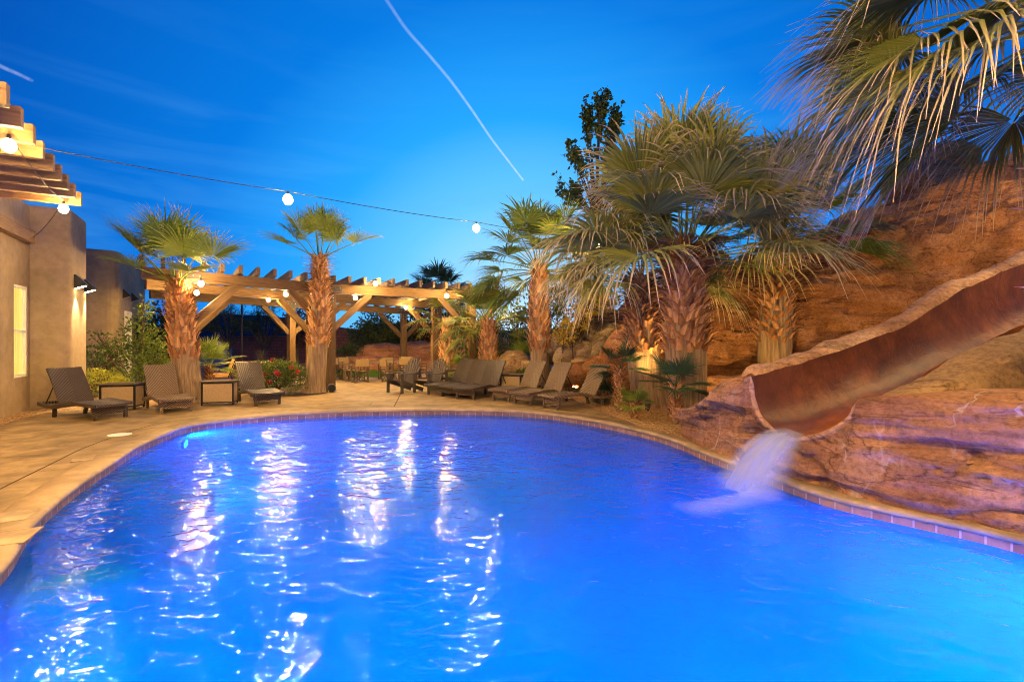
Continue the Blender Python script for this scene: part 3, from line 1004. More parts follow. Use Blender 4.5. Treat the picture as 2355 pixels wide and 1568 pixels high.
for k in range(5):
    rows, uvs, ta = [], [], []
    for i in range(49):
        u = i / 48
        row = []
        for j in range(21):
            w = (j / 10 - 1)
            wid = (.30 - .17 * u) * (1 + .22 * noise.noise(Vector((u * 5, k, 0))))
            row.append(c0 + ax * u + pr * (w * wid + .05 * noise.noise(Vector((u * 3, 9, k)))) + Vector((0, 0, .005 + .02 * k * max(0, 1 - w * w) * math.sin(PI * u) ** .6)))
            ta.append((max(0, 1 - w * w) ** 2.2) * (math.sin(PI * u ** .8) ** 1.2) * .22)
        rows.append(row)
        uvs.append([(u * 1.5 + k, j / 20) for j in range(21)])
    mb.grid(rows, uvs, a=ta)
mb.build('foam', M['foam'], fall, True)

# the cliff behind
mb = MB()
ridge(mb, [(2.9, 17.6, 2.4, 1.4), (4.6, 16.0, 3.4, 1.7), (7.2, 15.6, 4.3, 2.2), (10, 15.0, 5.2, 2.8), (13, 14.2, 6.3, 3.0), (17, 12.5, 7.6, 3.5), (22, 10, 8.5, 3.5)], 44, 170, .70, .6, .14, 41, 2.8, lean=0, crev=.20)
ridge(mb, [(5.0, 12.9, .75, .5), (6.4, 12.0, .95, .7), (8.2, 11.6, 1.5, .9), (10.5, 11.6, 2.2, 1.2), (14, 11.4, 3.2, 1.5)], 24, 70, .22, 1.0, .10, 44, 3, crev=.10)
o = mb.build('sandstone_cliff', M['rock'], smooth=True)
tag(o, 'big smooth red sandstone cliff rising behind the slide', 'cliff')
for i, (px, py, Y, r, sc, key, lb) in enumerate((
        (2110, 425, 17, 1.1, (1, 1, .8), 'rock', 'dark rock outcrop on the cliff top under the near palm'),
        (2160, 400, 18, 1.2, (1.2, 1, .9), 'rock', 'rock knob at the highest point of the cliff top'))):
    mb = MB()
    boulder(mb, at(px, py, Y), r, sc, 60 + i)
    tag(mb.build('rock_outcrop', M[key], smooth=True), lb, 'rock', 'rocks on the cliff top')
# stacked boulders and garden boulders
BL = [(1345, 735, 15.6, .42), (1378, 748, 15.5, .40), (1408, 738, 15.6, .45), (1436, 752, 15.4, .40), (1330, 765, 15.2, .38), (1362, 782, 15.0, .42), (1398, 775, 15.1, .48),
      (1428, 785, 15.0, .46), (1318, 800, 14.8, .44), (1345, 812, 14.7, .42), (1385, 815, 14.6, .60), (1290, 790, 15.2, .45), (1300, 822, 14.6, .42), (1455, 770, 15.2, .44), (1265, 812, 15.4, .42)]
RB = [(1180, 838, 16.0, .62, (1.3, .9, .8)), (1215, 848, 15.6, .45, (1.2, .9, .7)), (1150, 852, 16.2, .40, (1.2, .8, .8)), (1330, 832, 14.4, .34, (1.5, .8, .5)), (1320, 865, 13.9, .45, (1.0, .8, .9)),
      (1440, 812, 13.9, .95, (1.3, .8, .8)), (1392, 850, 13.7, .52, (1.5, .8, .7)), (1440, 868, 13.3, .62, (1.2, .7, .7)), (1490, 850, 13.2, .6, (1, .8, .9))]
where = ['upper row', 'second row', 'third row', 'bottom row']
for i, (px, py, Y, r) in enumerate(BL):
    mb = MB()
    boulder(mb, at(px, py, Y), r, (1.15, .9, .88), i + 1)
    o = mb.build('stacked_boulder', M['rockgrey'], smooth=True)
    tag(o, ('topmost left boulder of the stacked wall below the golden vine', 'boulder in the top row next to the leftmost top one', 'large top row boulder in the stacked wall by the shaggy trunk',
            'top right boulder tucked against the shaggy palm trunk', 'small boulder at the left end of the second row', 'squat boulder in the middle of the second row', 'largest boulder of the second row',
            'second row boulder closest to the shaggy palm trunk', 'low left boulder half covered by vine', 'low middle boulder under the squat one', 'biggest boulder at the foot of the stacked wall',
            'vine covered boulder left of the stack', 'bottom boulder beneath the vine covered one', 'boulder half hidden behind the shaggy trunk', 'leftmost boulder beside the middle palm trunk')[i],
        'boulder', 'boulders stacked as a retaining wall')
for i, (px, py, Y, r, sc) in enumerate(RB):
    mb = MB()
    c = at(px, py, Y)
    boulder(mb, c, r, sc, i + 30, .18)
    o = mb.build('garden_boulder', M['rocktan'] if i < 4 else M['rock'], smooth=True)
    tag(o, ('big tan boulder behind the dark loungers', 'small tan boulder beside the middle palm trunk', 'tan boulder left of the big one behind dark loungers', 'flat tan slab rock above the brown loungers',
            'rounded orange boulder behind the tall lounger backs', 'broad smooth orange rock slope below the stacked boulders', 'dark cleft orange boulder behind the brown loungers',
            'low orange boulder behind the nearest brown lounger', 'orange boulder against the shaggy palm trunk')[i], 'boulder', 'smooth garden boulders')
# terraced ledge beyond the dining tables
for k, (pts, lb) in enumerate((([(-9.6, 26.8, .62, .7), (-7.4, 26.5, .68, .8), (-5.2, 26.4, .72, .8), (-3.0, 26.0, .75, .8), (-1.2, 25.4, .8, .8)], 'lowest long sandstone ledge behind the dining tables'),
                               ([(-9.0, 28.0, 1.0, .8), (-7.6, 27.8, 1.42, .9), (-5.2, 27.6, 1.45, 1.0), (-2.6, 27.3, 1.5, 1.0), (0, 26.5, 1.5, 1)], 'middle sandstone ledge stepping up from the lowest one'),
                               ([(-4.6, 29.0, 1.7, .8), (-3.0, 28.8, 1.85, .9), (0, 28.2, 1.9, 1.0)], 'top sandstone ledge behind the timber posts'))):
    mb = MB()
    ridge(mb, pts, 16, 40, .12, 1.3, .12, 51 + k, 5)
    tag(mb.build('rock_ledge', M['ledge'], smooth=True), lb, 'rock ledge', 'sandstone terrace ledges')
# block wall
for (a, b, h, lb) in (((-19, 33), (-13.2, 31.4), 1.9, 'lower stretch of red block wall under the wispy trees'), ((-13.2, 31.4), (-9.4, 30.6), 2.3, 'red block wall stretch behind the dark red tree'),
                      ((-9.4, 30.6), (-1, 29.6), 2.65, 'tallest red block wall stretch behind the ledges')):
    a, b = Vector((*a, 0)), Vector((*b, 0))
    t = thing('block_wall', lb, 'wall', a, 0, 'stepped red block garden walls')
    mb = MB()
    d = (b - a).normalized()
    n_ = Vector((d.y, -d.x, 0))
    L = (b - a).length - .005
    for s_ in (.1, -.1):
        q = [a + n_ * s_, a + d * L + n_ * s_, a + d * L + n_ * s_ + Vector((0, 0, h)), a + n_ * s_ + Vector((0, 0, h))]
        mb.add(q, [(0, 1, 2, 3) if s_ > 0 else (3, 2, 1, 0)], [(0, 0), (L, 0), (L, h), (0, h)])
    for e in (0, L):
        q = [a + d * e + n_ * .1, a + d * e - n_ * .1]
        mb.add(q + [q[1] + Vector((0, 0, h)), q[0] + Vector((0, 0, h))], [(0, 1, 2, 3)], [(0, 0), (.2, 0), (.2, h), (0, h)])
    mb.build('wall_face', M['block'], t)
    mb = MB()
    mb.bar(a + Vector((0, 0, h + .03)), a + d * L + Vector((0, 0, h + .03)), .26, .06)
    mb.build('cap', M['block'], t)

# ------------------------------------------------------------------ house
AD = Vector((-.49, .87, 0)).normalized()       # along the house wall, going away
AN = Vector((.87, .49, 0)).normalized()        # out of the wall
A0, A1 = Vector((-10.45, 9.87, 0)), Vector((-11.24, 11.27, 0))
B1 = A1 + AN * .72
C1 = B1 + AD * 1.5
E0 = Vector((-13.7, 16.84, 0))
house = thing('stucco_house', 'tan stucco house with stepped walls at the left of the pool', 'house', A1)
def rounded(path, rad, n=6):
    out = []
    for i, p in enumerate(path):
        if 0 < i < len(path) - 1 and rad[i] > 0:
            a = (path[i - 1] - p).normalized() * rad[i]
            b = (path[i + 1] - p).normalized() * rad[i]
            for k in range(n + 1):
                t = k / n
                out.append(p + a * (1 - t) ** 2 + b * t ** 2)
        else: out.append(p)
    return out
def wall(path, rad, h, name, hole=None, thick=.3):
    mb = MB()
    P = rounded(path, rad)
    rows = [[p + Vector((0, 0, z)) for p in P] for z in (-.05, .9, 1.8, 2.7, 3.6, h - .08)]
    up = []
    for i, p in enumerate(P):
        d = (P[min(i + 1, len(P) - 1)] - P[max(i - 1, 0)]).normalized()
        up.append(Vector((-d.y, d.x, 0)))
    rows.append([p + Vector((0, 0, h - .02)) + u * .02 for p, u in zip(P, up)])
    rows.append([p + Vector((0, 0, h)) + u * .08 for p, u in zip(P, up)])
    rows.append([p + Vector((0, 0, h)) + u * thick for p, u in zip(P, up)])
    rows.append([p + Vector((0, 0, h - .5)) + u * thick for p, u in zip(P, up)])
    mb.grid(rows)
    return mb.build(name, M['stucco'], house)
# wall with the window opening is pieced round it
ws, we, wb, wtop = .70, 1.50, .79, 2.84
pA = A0 - AD * 13
def wquad(mb, s0, s1, z0, z1):
    n = 1
    q = [A0 + AD * s0 + Vector((0, 0, z0)), A0 + AD * s1 + Vector((0, 0, z0)), A0 + AD * s1 + Vector((0, 0, z1)), A0 + AD * s0 + Vector((0, 0, z1))]
    mb.add(q, [(0, 1, 2, 3)])
sA = (A1 - A0).length
mb = MB()
for s0, s1, z0, z1 in ((-13, ws, -.05, 4.75), (we, sA, -.05, 4.75), (ws, we, -.05, wb), (ws, we, wtop, 4.75)): wquad(mb, s0, s1, z0, z1)
ins = -AN * .12
for (sa, za, sb, zb2) in ((ws, wb, we, wb), (we, wb, we, wtop), (we, wtop, ws, wtop), (ws, wtop, ws, wb)):
    p, q = A0 + AD * sa + Vector((0, 0, za)), A0 + AD * sb + Vector((0, 0, zb2))
    mb.add([p, q, q + ins, p + ins], [(0, 1, 2, 3)])
a, b = A0 - AD * 13 + Vector((0, 0, 4.75)), A1 + Vector((0, 0, 4.75))
mb.add([a, b, b - AN * .3, a - AN * .3], [(0, 1, 2, 3)])
mb.build('wall', M['stucco'], house)
wall([A1, B1, C1, C1 - AN * 3], [0, .16, .16, 0], 4.78, 'wall')
wall([E0 - AN * 5, E0, E0 + AD * 5.6, E0 + AD * 5.6 - AN * 3], [0, .45, .2, 0], 4.75, 'wall')
# window
def window(parent, o, dr, nrm, s0, s1, z0, z1, dz=-.06, name='window', pm='window'):
    f = MB()
    c = o + nrm * dz
    w_ = .055
    def pt(s, z): return c + dr * s + Vector((0, 0, z))
    f.bar(pt(s0, z0 + w_ / 2), pt(s1, z0 + w_ / 2), .09, w_)
    f.bar(pt(s0, z1 - w_ / 2), pt(s1, z1 - w_ / 2), .09, w_)
    f.bar(pt(s0 + w_ / 2, z0 + w_), pt(s0 + w_ / 2, z1 - w_), .09, w_, up=dr)
    f.bar(pt(s1 - w_ / 2, z0 + w_), pt(s1 - w_ / 2, z1 - w_), .09, w_, up=dr)
    zm = (z0 + z1) / 2
    f.bar(pt(s0 + w_, zm), pt(s1 - w_, zm), .08, .06)
    wn = f.build(name, M['white'], parent)
    g = MB()
    for za, zb3 in ((z0 + w_, zm - .03), (zm + .03, z1 - w_)):
        q = [pt(s0 + w_, za), pt(s1 - w_, za), pt(s1 - w_, zb3), pt(s0 + w_, zb3)]
        g.add([p - nrm * .015 for p in q], [(0, 1, 2, 3)])
    g.build('pane', M[pm], wn)
    return wn
window(house, A0, AD, AN, ws, we, wb, wtop)
window(house, E0, AD, AN, 1.0, 1.9, .4, 2.7, .03, pm='dimwindow')
# wall lamps
def sconce(p, n_, lit, label):
    t = thing('wall_lamp', label, 'wall lamp', p, 0, 'wedge shaped wall lamps on the house')
    d = Vector((-n_.y, n_.x, 0))
    mb = MB()
    a = [d * (-.11), d * .11]
    prof = [(0, .17), (.02, .18), (.22, -.04), (.20, -.09), (0, -.17)]
    rows = [[e + n_ * x + Vector((0, 0, z)) for x, z in prof] for e in a]
    vs = rows[0] + rows[1]
    fs = [(k, k + 1, k + 6, k + 5) for k in range(2)] + [(2, 3, 8, 7)] + [tuple(range(5))[::-1], tuple(range(5, 10))]
    mb.add(vs, fs)
    mb.build('housing', M['black'], t, world=False)
    mb = MB()
    mb.add([a[0] * .95 + n_ * .19 + Vector((0, 0, -.088)), a[1] * .95 + n_ * .19 + Vector((0, 0, -.088)), a[1] * .95 + n_ * .01 + Vector((0, 0, -.165)), a[0] * .95 + n_ * .01 + Vector((0, 0, -.165))], [(0, 1, 2, 3)])
    mb.build('diffuser', M['lampglow'] if lit else M['white'], t, world=False)
    if lit:
        l = bpy.data.lights.new('wall_lamp_light', 'SPOT')
        l.energy = 320
        l.color = (1, .72, .38)
        l.spot_size = R(75)
        l.spot_blend = .6
        l.shadow_soft_size = .03
        lo = bpy.data.objects.new('wall_lamp_light', l)
        COL.objects.link(lo)
        lo.parent = t
        lo.location = n_ * .13 + Vector((0, 0, -.20))
        lo.rotation_euler = (R(4), 0, 0)
sconce(B1 + AD * .42 + Vector((0, 0, 3.06)) + AN * .0, AN, True, 'lit black wedge wall lamp nearer the window')
sconce(B1 + AD * 1.30 + Vector((0, 0, 3.04)) + AN * .0, AN, True, 'lit black wedge wall lamp at the corner of the near wall')
sconce(E0 + AD * .8 + Vector((0, 0, 3.3)), AN, False, 'unlit wedge wall lamp on the rounded far wall, nearer one')
sconce(E0 + AD * 2.4 + Vector((0, 0, 3.3)), AN, False, 'unlit wedge wall lamp on the far wall, farther one')
# rafters over the house patio
pts9 = [(18.8, 247), (51.3, 297), (79.6, 333.5), (101, 368.5), (124, 394.7), (141, 417), (157, 437), (173, 456), (187, 474.4)]
hp = thing('patio_rafters', 'row of rough timber rafters jutting from the house over the left edge', 'pergola', A0 + AN * 1.0 + Vector((0, 0, 4.1)))
for (x, y) in pts9:
    Y = 2.5 * S / (HY - y)
    e = Vector(((x - CX) / S * Y, Y, 4.1 + .12))
    mb = MB()
    mb.bar(e, e - AN * 2.2, .10, .24)
    mb.build('rafter', M['bare'], hp)
mb = MB()
e0 = A0 - AD * 6 + AN * .10
mb.bar(e0 + Vector((0, 0, 3.96)), A1 + AN * .10 + Vector((0, 0, 3.96)) - AD * .3, .16, .27)
mb.build('ledger', M['bare'], hp)

# ------------------------------------------------------------------ pergola
F = [V3(-9.45, 12.35, 3.49), V3(-5.95, 15.8, 3.45), V3(-1.35, 18.3, 3.45)]
Mi = [V3(-11.1, 14.65, 3.46), V3(-7.9, 19.0, 3.44), V3(-2.9, 22.3, 3.40)]
Bk = [V3(-13.1, 17.5, 3.44), V3(-9.95, 21.8, 3.40), V3(-4.8, 25.1, 3.24)]
BH = .30
perg = thing('pergola', 'large timber pergola with angled braces over the patio', 'pergola', (-6, 19, 0))
def pt_on(Ln, t): return Ln[0].lerp(Ln[1], t) if t <= 1 else Ln[1].lerp(Ln[2], t - 1)
for Ln in (F, Mi, Bk):
    for k in (0, 1):
        mb = MB()
        dd = (Ln[k + 1] - Ln[k]).normalized()
        mb.bar(Ln[k] - V3(0, 0, BH / 2) + dd * (.003 if k else 0), Ln[k + 1] - V3(0, 0, BH / 2) - dd * (.0 if k else .003), .20, BH)
        mb.build('beam', M['wood'], perg)
def post(Ln, t, right=True, left=True, plate=True):
    p = pt_on(Ln, t)
    mb = MB()
    zt = p.z - BH if 0 < t else p.z - BH
    mb.bar(V3(p.x, p.y, 0), V3(p.x, p.y, zt - .002), .27, .27, up=(Ln[1] - Ln[0]) if t <= 1 else (Ln[2] - Ln[1]))
    po = mb.build('post', M['wood'], perg)
    for side in (1, -1):
        if (side == 1 and not right) or (side == -1 and not left): continue
        q = pt_on(Ln, min(2, max(0, t + side * .02)))
        d = (q - p)
        d.z = 0
        d.normalize()
        mb = MB()
        mb.bar(V3(p.x, p.y, zt - 1.15) + d * .11, V3(p.x, p.y, zt + .02) + d * 1.28, .15, .20)
        mb.build('brace', M['wood'], perg)
    if plate:
        d = (Ln[1] - Ln[0]) if t < 1 else (Ln[2] - Ln[1])
        d.z = 0
        d.normalize()
        n_ = V3(d.y, -d.x, 0)
        mb = MB()
        c = V3(p.x, p.y, zt)
        mb.bar(c + n_ * .145 + V3(0, 0, -.26), c + n_ * .145 + V3(0, 0, .24), .24, .012, up=n_)
        mb.bar(c + n_ * .150 - d * .36 + V3(0, 0, .13), c + n_ * .150 + d * .36 + V3(0, 0, .13), .012, .22)
        pl = mb.build('bracket', M['plate'], perg)
        mb = MB()
        spots = [n_ * .158 + d * (-.3 + .15 * i) + V3(0, 0, .17) for i in range(5)] + [n_ * .152 + d * (.08 * i) + V3(0, 0, -.06 - .09 * j) for i in (-1, 1) for j in range(3)]
        for q in spots:
            mb = MB()
            mb.ball(c + q, .020, 6, 4)
            mb.build('bolt', M['bolt'], pl)
post(F, .19, True, False)
post(F, 1.0)
post(F, 1.96, True, True)
post(Mi, .2, True, False, False)
post(Mi, 1.0, True, True, False)
post(Mi, 1.88)
post(Bk, .25, True, False, False)
post(Bk, 1.0)
post(Bk, 1.86)
mb = MB()
for k in range(23):
    t = .0 + 2.0 * k / 22
    p, q = pt_on(F, t), pt_on(Bk, t)
    m_ = pt_on(Mi, t)
    d = (q - p)
    d.normalize()
    mb = MB()
    mb.bar(p - d * .62 + V3(0, 0, .112), q + d * .5 + V3(0, 0, .112), .09, .22)
    mb.build('rafter', M['darkwood'], perg)

# ------------------------------------------------------------------ light strings
def light_string(label, pts, sag=.12, start=None, end=None, drop=.07, r=.07, pw=1.0):
    pts = [Vector(p) for p in pts]
    t = thing('light_string', label, 'string lights', pts[0], 0, 'bulb strings over the patio and pool')
    mb = MB()
    chain = ([Vector(start)] if start else []) + [p + V3(0, 0, drop + .07) for p in pts] + ([Vector(end)] if end else [])
    for a, b in zip(chain, chain[1:]):
        cp = []
        for k in range(13):
            u = k / 12
            cp.append(a.lerp(b, u) - V3(0, 0, sag * 4 * u * (1 - u) * min(1, (b - a).length / 6)))
        mb.tube(cp, .0065, 5)
    mb.build('cable', M['cable'], t)
    for p in pts:
        mb = MB()
        mb.tube([p + V3(0, 0, drop + .07), p + V3(0, 0, .03)], [.018, .026], 8)
        s_ = mb.build('socket', M['black'], t)
        mb = MB()
        mb.ball(p, r, 12, 8, (1, 1, 1.15))
        bo_ = mb.build('bulb', M['bulb'], t, True)
        l = bpy.data.lights.new('bulb_light', 'POINT')
        l.energy = BULB * pw
        l.color = (1.0, .60, .20)
        l.shadow_soft_size = r * 1.2
        lo = bpy.data.objects.new('bulb_light', l)
        COL.objects.link(lo)
        lo.parent = t
        lo.location = p - Vector(t.location)
    return t
light_string('bulb string crossing the sky over the pool from the house to the palms', [at(662, 460, 8.38), at(1095, 526, 10.88), (2.25, 12.9, 4.15)], .06, at(101, 342, 6.35), (3.0, 14, 4.3), r=.08)
light_string('bulb string under the house rafters at the left edge', [at(20, 336, 6.0), at(146, 481, 8.75)], .15, None, A1 + V3(.1, -.1, 3.95), r=.075, pw=.7)
light_string('bulb string along the front beam of the pergola', [at(462, 653, 12.62), at(657, 677, 15.2), at(863, 653, 15.75), at(1027, 681, 16.7), at(1143, 694, 17.4)], .10, F[0] - V3(0, .2, .1), pw=.65)
light_string('bulb string inside the pergola roof', [at(452, 674, 14.7), at(617, 690, 17.6), at(817, 686, 17.0), at(933, 708, 21), (-8.6, 21.6, 3.0)], .10, pw=1.15)  # last bulb is added, hidden behind the slim palm, to brighten the background
light_string('bulb string over the near side of the pool', [(-5.2, 3.0, 4.3), (-2.8, 2.2, 4.2), (-.4, 1.4, 4.2), (1.9, 1.0, 4.3), (3.3, -.3, 4.4)], .12, (-7.4, 3.6, 4.4), (6.4, .4, 4.6), r=.075, pw=1.9)
light_string('bulb string beside the slide past the right edge', [(8.2, 5.6, 4.6), (12.4, 9.2, 5.0)], .12, (5.6, 3.4, 4.4), r=.07)

# ------------------------------------------------------------------ palms
UPV = Vector((0, 0, 1))
def frond(mb, base, az, el, pet, Rb, nseg=34, droop=.5, spread=2.1, grav=.35, tint=None, cup=.38, roll=0, split=.40, pr=.016):
    if tint is None: tint = rnd()
    d = Vector((math.cos(az) * math.cos(el), math.sin(az) * math.cos(el), math.sin(el)))
    p = Vector(base)
    path = [p.copy()]
    n = 6
    for k in range(n):
        d = (d - UPV * grav / n * (.4 + .6 * math.cos(el)) ).normalized()
        p = p + d * pet / n
        path.append(p.copy())
    mb.tube(path, [pr * (1.5 - .9 * k / n) for k in range(n + 1)], 4, False, a=.25 + .7 * tint, b=0)
    s = d.cross(UPV)
    if s.length < .05: s = Vector((-math.sin(az), math.cos(az), 0))
    s.normalize()
    if roll: s = (Matrix.Rotation(roll, 3, d) @ s)
    nn = s.cross(d).normalized()
    da = 2 * spread / nseg
    T = (.04, .24, split, .62, .82, 1.0)
    for i in range(nseg):
        a = -spread + (i + .5 + U(-.28, .28)) * da
        v = (d * math.cos(a) + s * math.sin(a) + nn * cup * abs(math.sin(a))).normalized()
        x = (-d * math.sin(a) + s * math.cos(a)).normalized()
        L = Rb * (1 - .28 * (abs(a) / spread) ** 2) * U(.88, 1.06)
        dr = droop * U(.6, 1.4)
        sway = U(-.12, .12)
        vs, aa, bb, fs = [], [], [], []
        tt = min(1, max(0, tint + U(-.25, .25)))
        for k, t in enumerate(T):
            g = max(0, t - split * .8)
            c = p + v * (L * (t - .35 * dr * g * g)) - UPV * (L * dr * g * g * 1.5) + x * (sway * L * g * g)
            w = min(t, split) * L * da * .53
            if t > split: w *= max(.08, (1 - (t - split) / (1 - split)) ** .8 * .92)
            h = nn * w * .55
            vs += [c - x * w, c + h, c + x * w]
            aa += [tt * .7, min(1, tt + .2), tt]
            bb += [t] * 3
        for k in range(len(T) - 1):
            q = 3 * k
            fs += [(q, q + 1, q + 4, q + 3), (q + 1, q + 2, q + 5, q + 4)]
        mb.add(vs, fs, a=aa, b=bb)
def boots(mb, axis, rad, z0, z1, n, L, w, out, curl=.0, seed=1):
    rs = random.Random(seed)
    for i in range(n):
        t = (i + rs.random() * .6) / n
        z = z0 + (z1 - z0) * t
        a = i * 2.39996 + rs.uniform(-.25, .25)
        c = axis(z)
        r = rad(z)
        dv = Vector((math.cos(a), math.sin(a), 0))
        x = Vector((-dv.y, dv.x, 0))
        l = L * rs.uniform(.7, 1.25)
        ww = w * rs.uniform(.75, 1.2)
        o_ = out * rs.uniform(.5, 1.4)
        lean = rs.uniform(-.35, .35)
        vs, aa = [], []
        tb = rs.random()
        for k, (f, wf) in enumerate(((0, 1), (.35, .85), (.7, .6), (1.0, .42))):
            rr_ = r + .012 + o_ * f ** 1.5 + curl * o_ * max(0, f - .6) * 2
            q = c + dv * rr_ + UPV * (l * f - curl * l * max(0, f - .6) ** 1 * 1.1) + x * (lean * l * f)
            th = .02
            vs += [q - x * ww * wf - dv * ww * wf * .35, q + dv * .018, q + x * ww * wf - dv * ww * wf * .35]
            aa += [tb * .6, min(1, tb + .15 + .25 * f), tb * .6]
        # back side gives the stub thickness
        m = len(vs)
        for k in range(4):
            q = vs[3 * k + 1]
            vs.append(q - dv * .05)
            aa.append(.0)
        fs = []
        for k in range(3):
            q = 3 * k
            fs += [(q, q + 1, q + 4, q + 3), (q + 1, q + 2, q + 5, q + 4), (q + 3, m + k + 1, m + k, q), (q + 2, m + k, m + k + 1, q + 5)]
        fs += [(9, 10, m + 3), (10, 11, m + 3)]
        mb.add(vs, fs, a=aa)
def palm(name, label, group, base, top, r0, r1, rn, smooth_to, nfr, pet, Rb, els, mat='frond', seed=1, nseg=34, droop=.5, boots_n=170, bl=.26, bw=.075, bo=.10, curl=.0, shag=None, grav=.35, azr=None, extra=(), hang=0, spread=2.1):
    random.seed(seed)
    base, top = Vector(base), Vector(top)
    t = thing(name, label, 'palm tree', base, 0, group)
    Ht = top.z - base.z
    bend = Vector((U(-.06, .06), U(-.06, .06), 0))
    def axis(z):
        u = (z - base.z) / Ht
        return base.lerp(top, u) + bend * math.sin(PI * min(1, max(0, u)))
    def rad(z):
        u = min(1, max(0, (z - base.z) / Ht))
        if u < smooth_to: return r0 + (r1 - r0) * (u / smooth_to) ** .6
        return r1 + (rn - r1) * ((u - smooth_to) / (1 - smooth_to)) ** 2.2
    zs = base.z + Ht * smooth_to
    mb = MB()
    rows = []
    nz = 34
    for k in range(nz + 1):
        z = base.z - .08 + (Ht + .08) * k / nz
        c, r = axis(z), rad(z)
        flare = .06 * math.exp(-(z - base.z) / .12)
        rows.append([c + Vector((math.cos(q * PI / 14), math.sin(q * PI / 14), 0)) * (r + flare + .012 * noise.noise(Vector((q * .9, z * 2.2, seed)))) for q in range(28)])
    mb.grid(rows, cu=True)
    mb.build('trunk', M['trunkbase'], t, True)
    mb = MB()
    boots(mb, axis, rad, zs, top.z - .06, boots_n, bl, bw, bo, curl, seed)
    if shag: boots(mb, axis, rad, shag, top.z, int(boots_n * .9), bl * .9, bw * .7, bo * 2.5, .9, seed + 50)
    mb.build('leaf_bases', M['boot'], t)
    mb = MB()
    for i in range(nfr):
        u = (i + .5) / nfr
        el = R(els[0] + (els[1] - els[0]) * u ** .85 + U(-8, 8))
        az = i * 2.39996 + U(-.2, .2)
        if azr: az = R(U(*azr))
        if el < R(25):
            dv_ = (az + PI / 2 + PI) % (2 * PI) - PI
            if abs(dv_) < R(38): az += R(62) * (1 if dv_ > 0 else -1)
        low = max(0, -el) / 1.5
        b = axis(top.z - .02 - .30 * u) + Vector((math.cos(az), math.sin(az), 0)) * rn * .6
        frond(mb, b, az, el, pet * U(.85, 1.12), Rb * U(.88, 1.1), nseg, droop * (1 + .9 * u), spread, grav * (1 + .5 * u), roll=U(-.25, .25))
    for (az, el, pk, bk, roll) in extra:
        b = axis(top.z - .05) + Vector((math.cos(R(az)), math.sin(R(az)), 0)) * rn * .6
        frond(mb, b, R(az), R(el), pet * pk, Rb * bk, nseg + 6, droop, spread, grav, roll=R(roll))
    mb.build('crown', M[mat], t)
    return t
GP = 'tall fan palms around the pool'
pA_ = at(437, 927, 12.5)
palm('fan_palm', 'thick trunked fan palm behind the second lounger, left front of pergola', GP, (pA_.x, 12.5, 0), at(405, 648, 12.5), .37, .30, .12, .36, 6, 1.1, 1.15, (86, 50), 'frond', 11, 44, .18, 150, .22, .09, .07, 0, 2.1, grav=.2,
     extra=((-75, 60, 1.0, 1.05, 0), (-165, 50, 1.05, 1.05, 10), (-10, 38, 1.1, 1, -10), (-120, 25, .8, .8, 0), (-40, 20, .8, .8, 0)))
pB_ = at(722, 901, 15.0)
palm('fan_palm', 'slim fan palm by the front pergola post behind the rose bush', GP, (pB_.x, 15.0, 0), at(735, 592, 15.0), .31, .28, .10, .33, 6, 1.0, 1.0, (86, 50), 'frond', 23, 40, .25, 190, .22, .075, .08, .2, 3.0, grav=.25,
     extra=((-55, 58, 1.0, 1.0, 0), (-125, 55, .95, 1.0, 0), (0, 32, 1.15, 1, 0), (180, 32, 1.1, .95, 0)))
palm('fan_palm', 'middle fan palm rising behind the brown loungers', GP, (at(1246, 900, 15.2).x, 15.2, 0), at(1240, 610, 15.2), .33, .31, .16, .30, 36, 1.4, 1.15, (88, -22), 'frond', 31, 34, .3, 150, .24, .10, .07, .2, None, grav=.25)
palm('fan_palm', 'short yellow lit fan palm behind the dark loungers', GP, (at(1121, 895, 16.2).x, 16.2, 0), at(1122, 735, 16.2), .27, .27, .14, .30, 18, .95, 1.0, (80, -12), 'frondyellow', 37, 34, .3, 120, .22, .09, .07, .2, None, grav=.25)
palm('fan_palm', 'slim low fan palm beside the right pergola post', GP, (at(1026, 880, 18.6).x, 18.6, 0), at(1030, 735, 18.6), .24, .24, .12, .25, 12, .8, .9, (75, -10), 'frondyellow', 41, 30, .3, 110, .22, .08, .07, .2, None, grav=.25)
palm('fan_palm', 'large crowned fan palm in the middle of the right hand group', GP, (at(1580, 964, 10.1).x, 10.1, 0), at(1570, 572, 10.1), .37, .42, .24, .38, 34, 1.65, 1.7, (88, 8), 'frondgrey', 53, 42, .34, 230, .30, .10, .15, .5, 2.9, grav=.22,
     extra=((-95, 42, .9, 1, 0), (-60, 20, .9, .95, 10), (-130, 22, .95, 1, -10), (-30, 45, .9, 1, 0), (-150, 48, .9, 1, 10), (-100, 68, 1, 1, 0)))
palm('fan_palm', 'shaggy fan palm leaning left behind the large crowned one', GP, (at(1492, 930, 11.9).x, 11.9, 0), at(1474, 635, 11.6), .42, .40, .22, .40, 20, 1.3, 1.45, (65, 6), 'frondgrey', 59, 40, .45, 200, .22, .07, .16, .9, 2.0, grav=.2, azr=(95, 300))
palm('fan_palm', 'fan palm growing against the cliff behind the slide', GP, (at(1775, 905, 12.8).x, 12.8, .3), at(1795, 545, 12.8), .36, .42, .22, .30, 26, 1.7, 1.65, (88, 4), 'frond', 61, 38, .32, 200, .24, .08, .15, .7, 2.6, grav=.28)
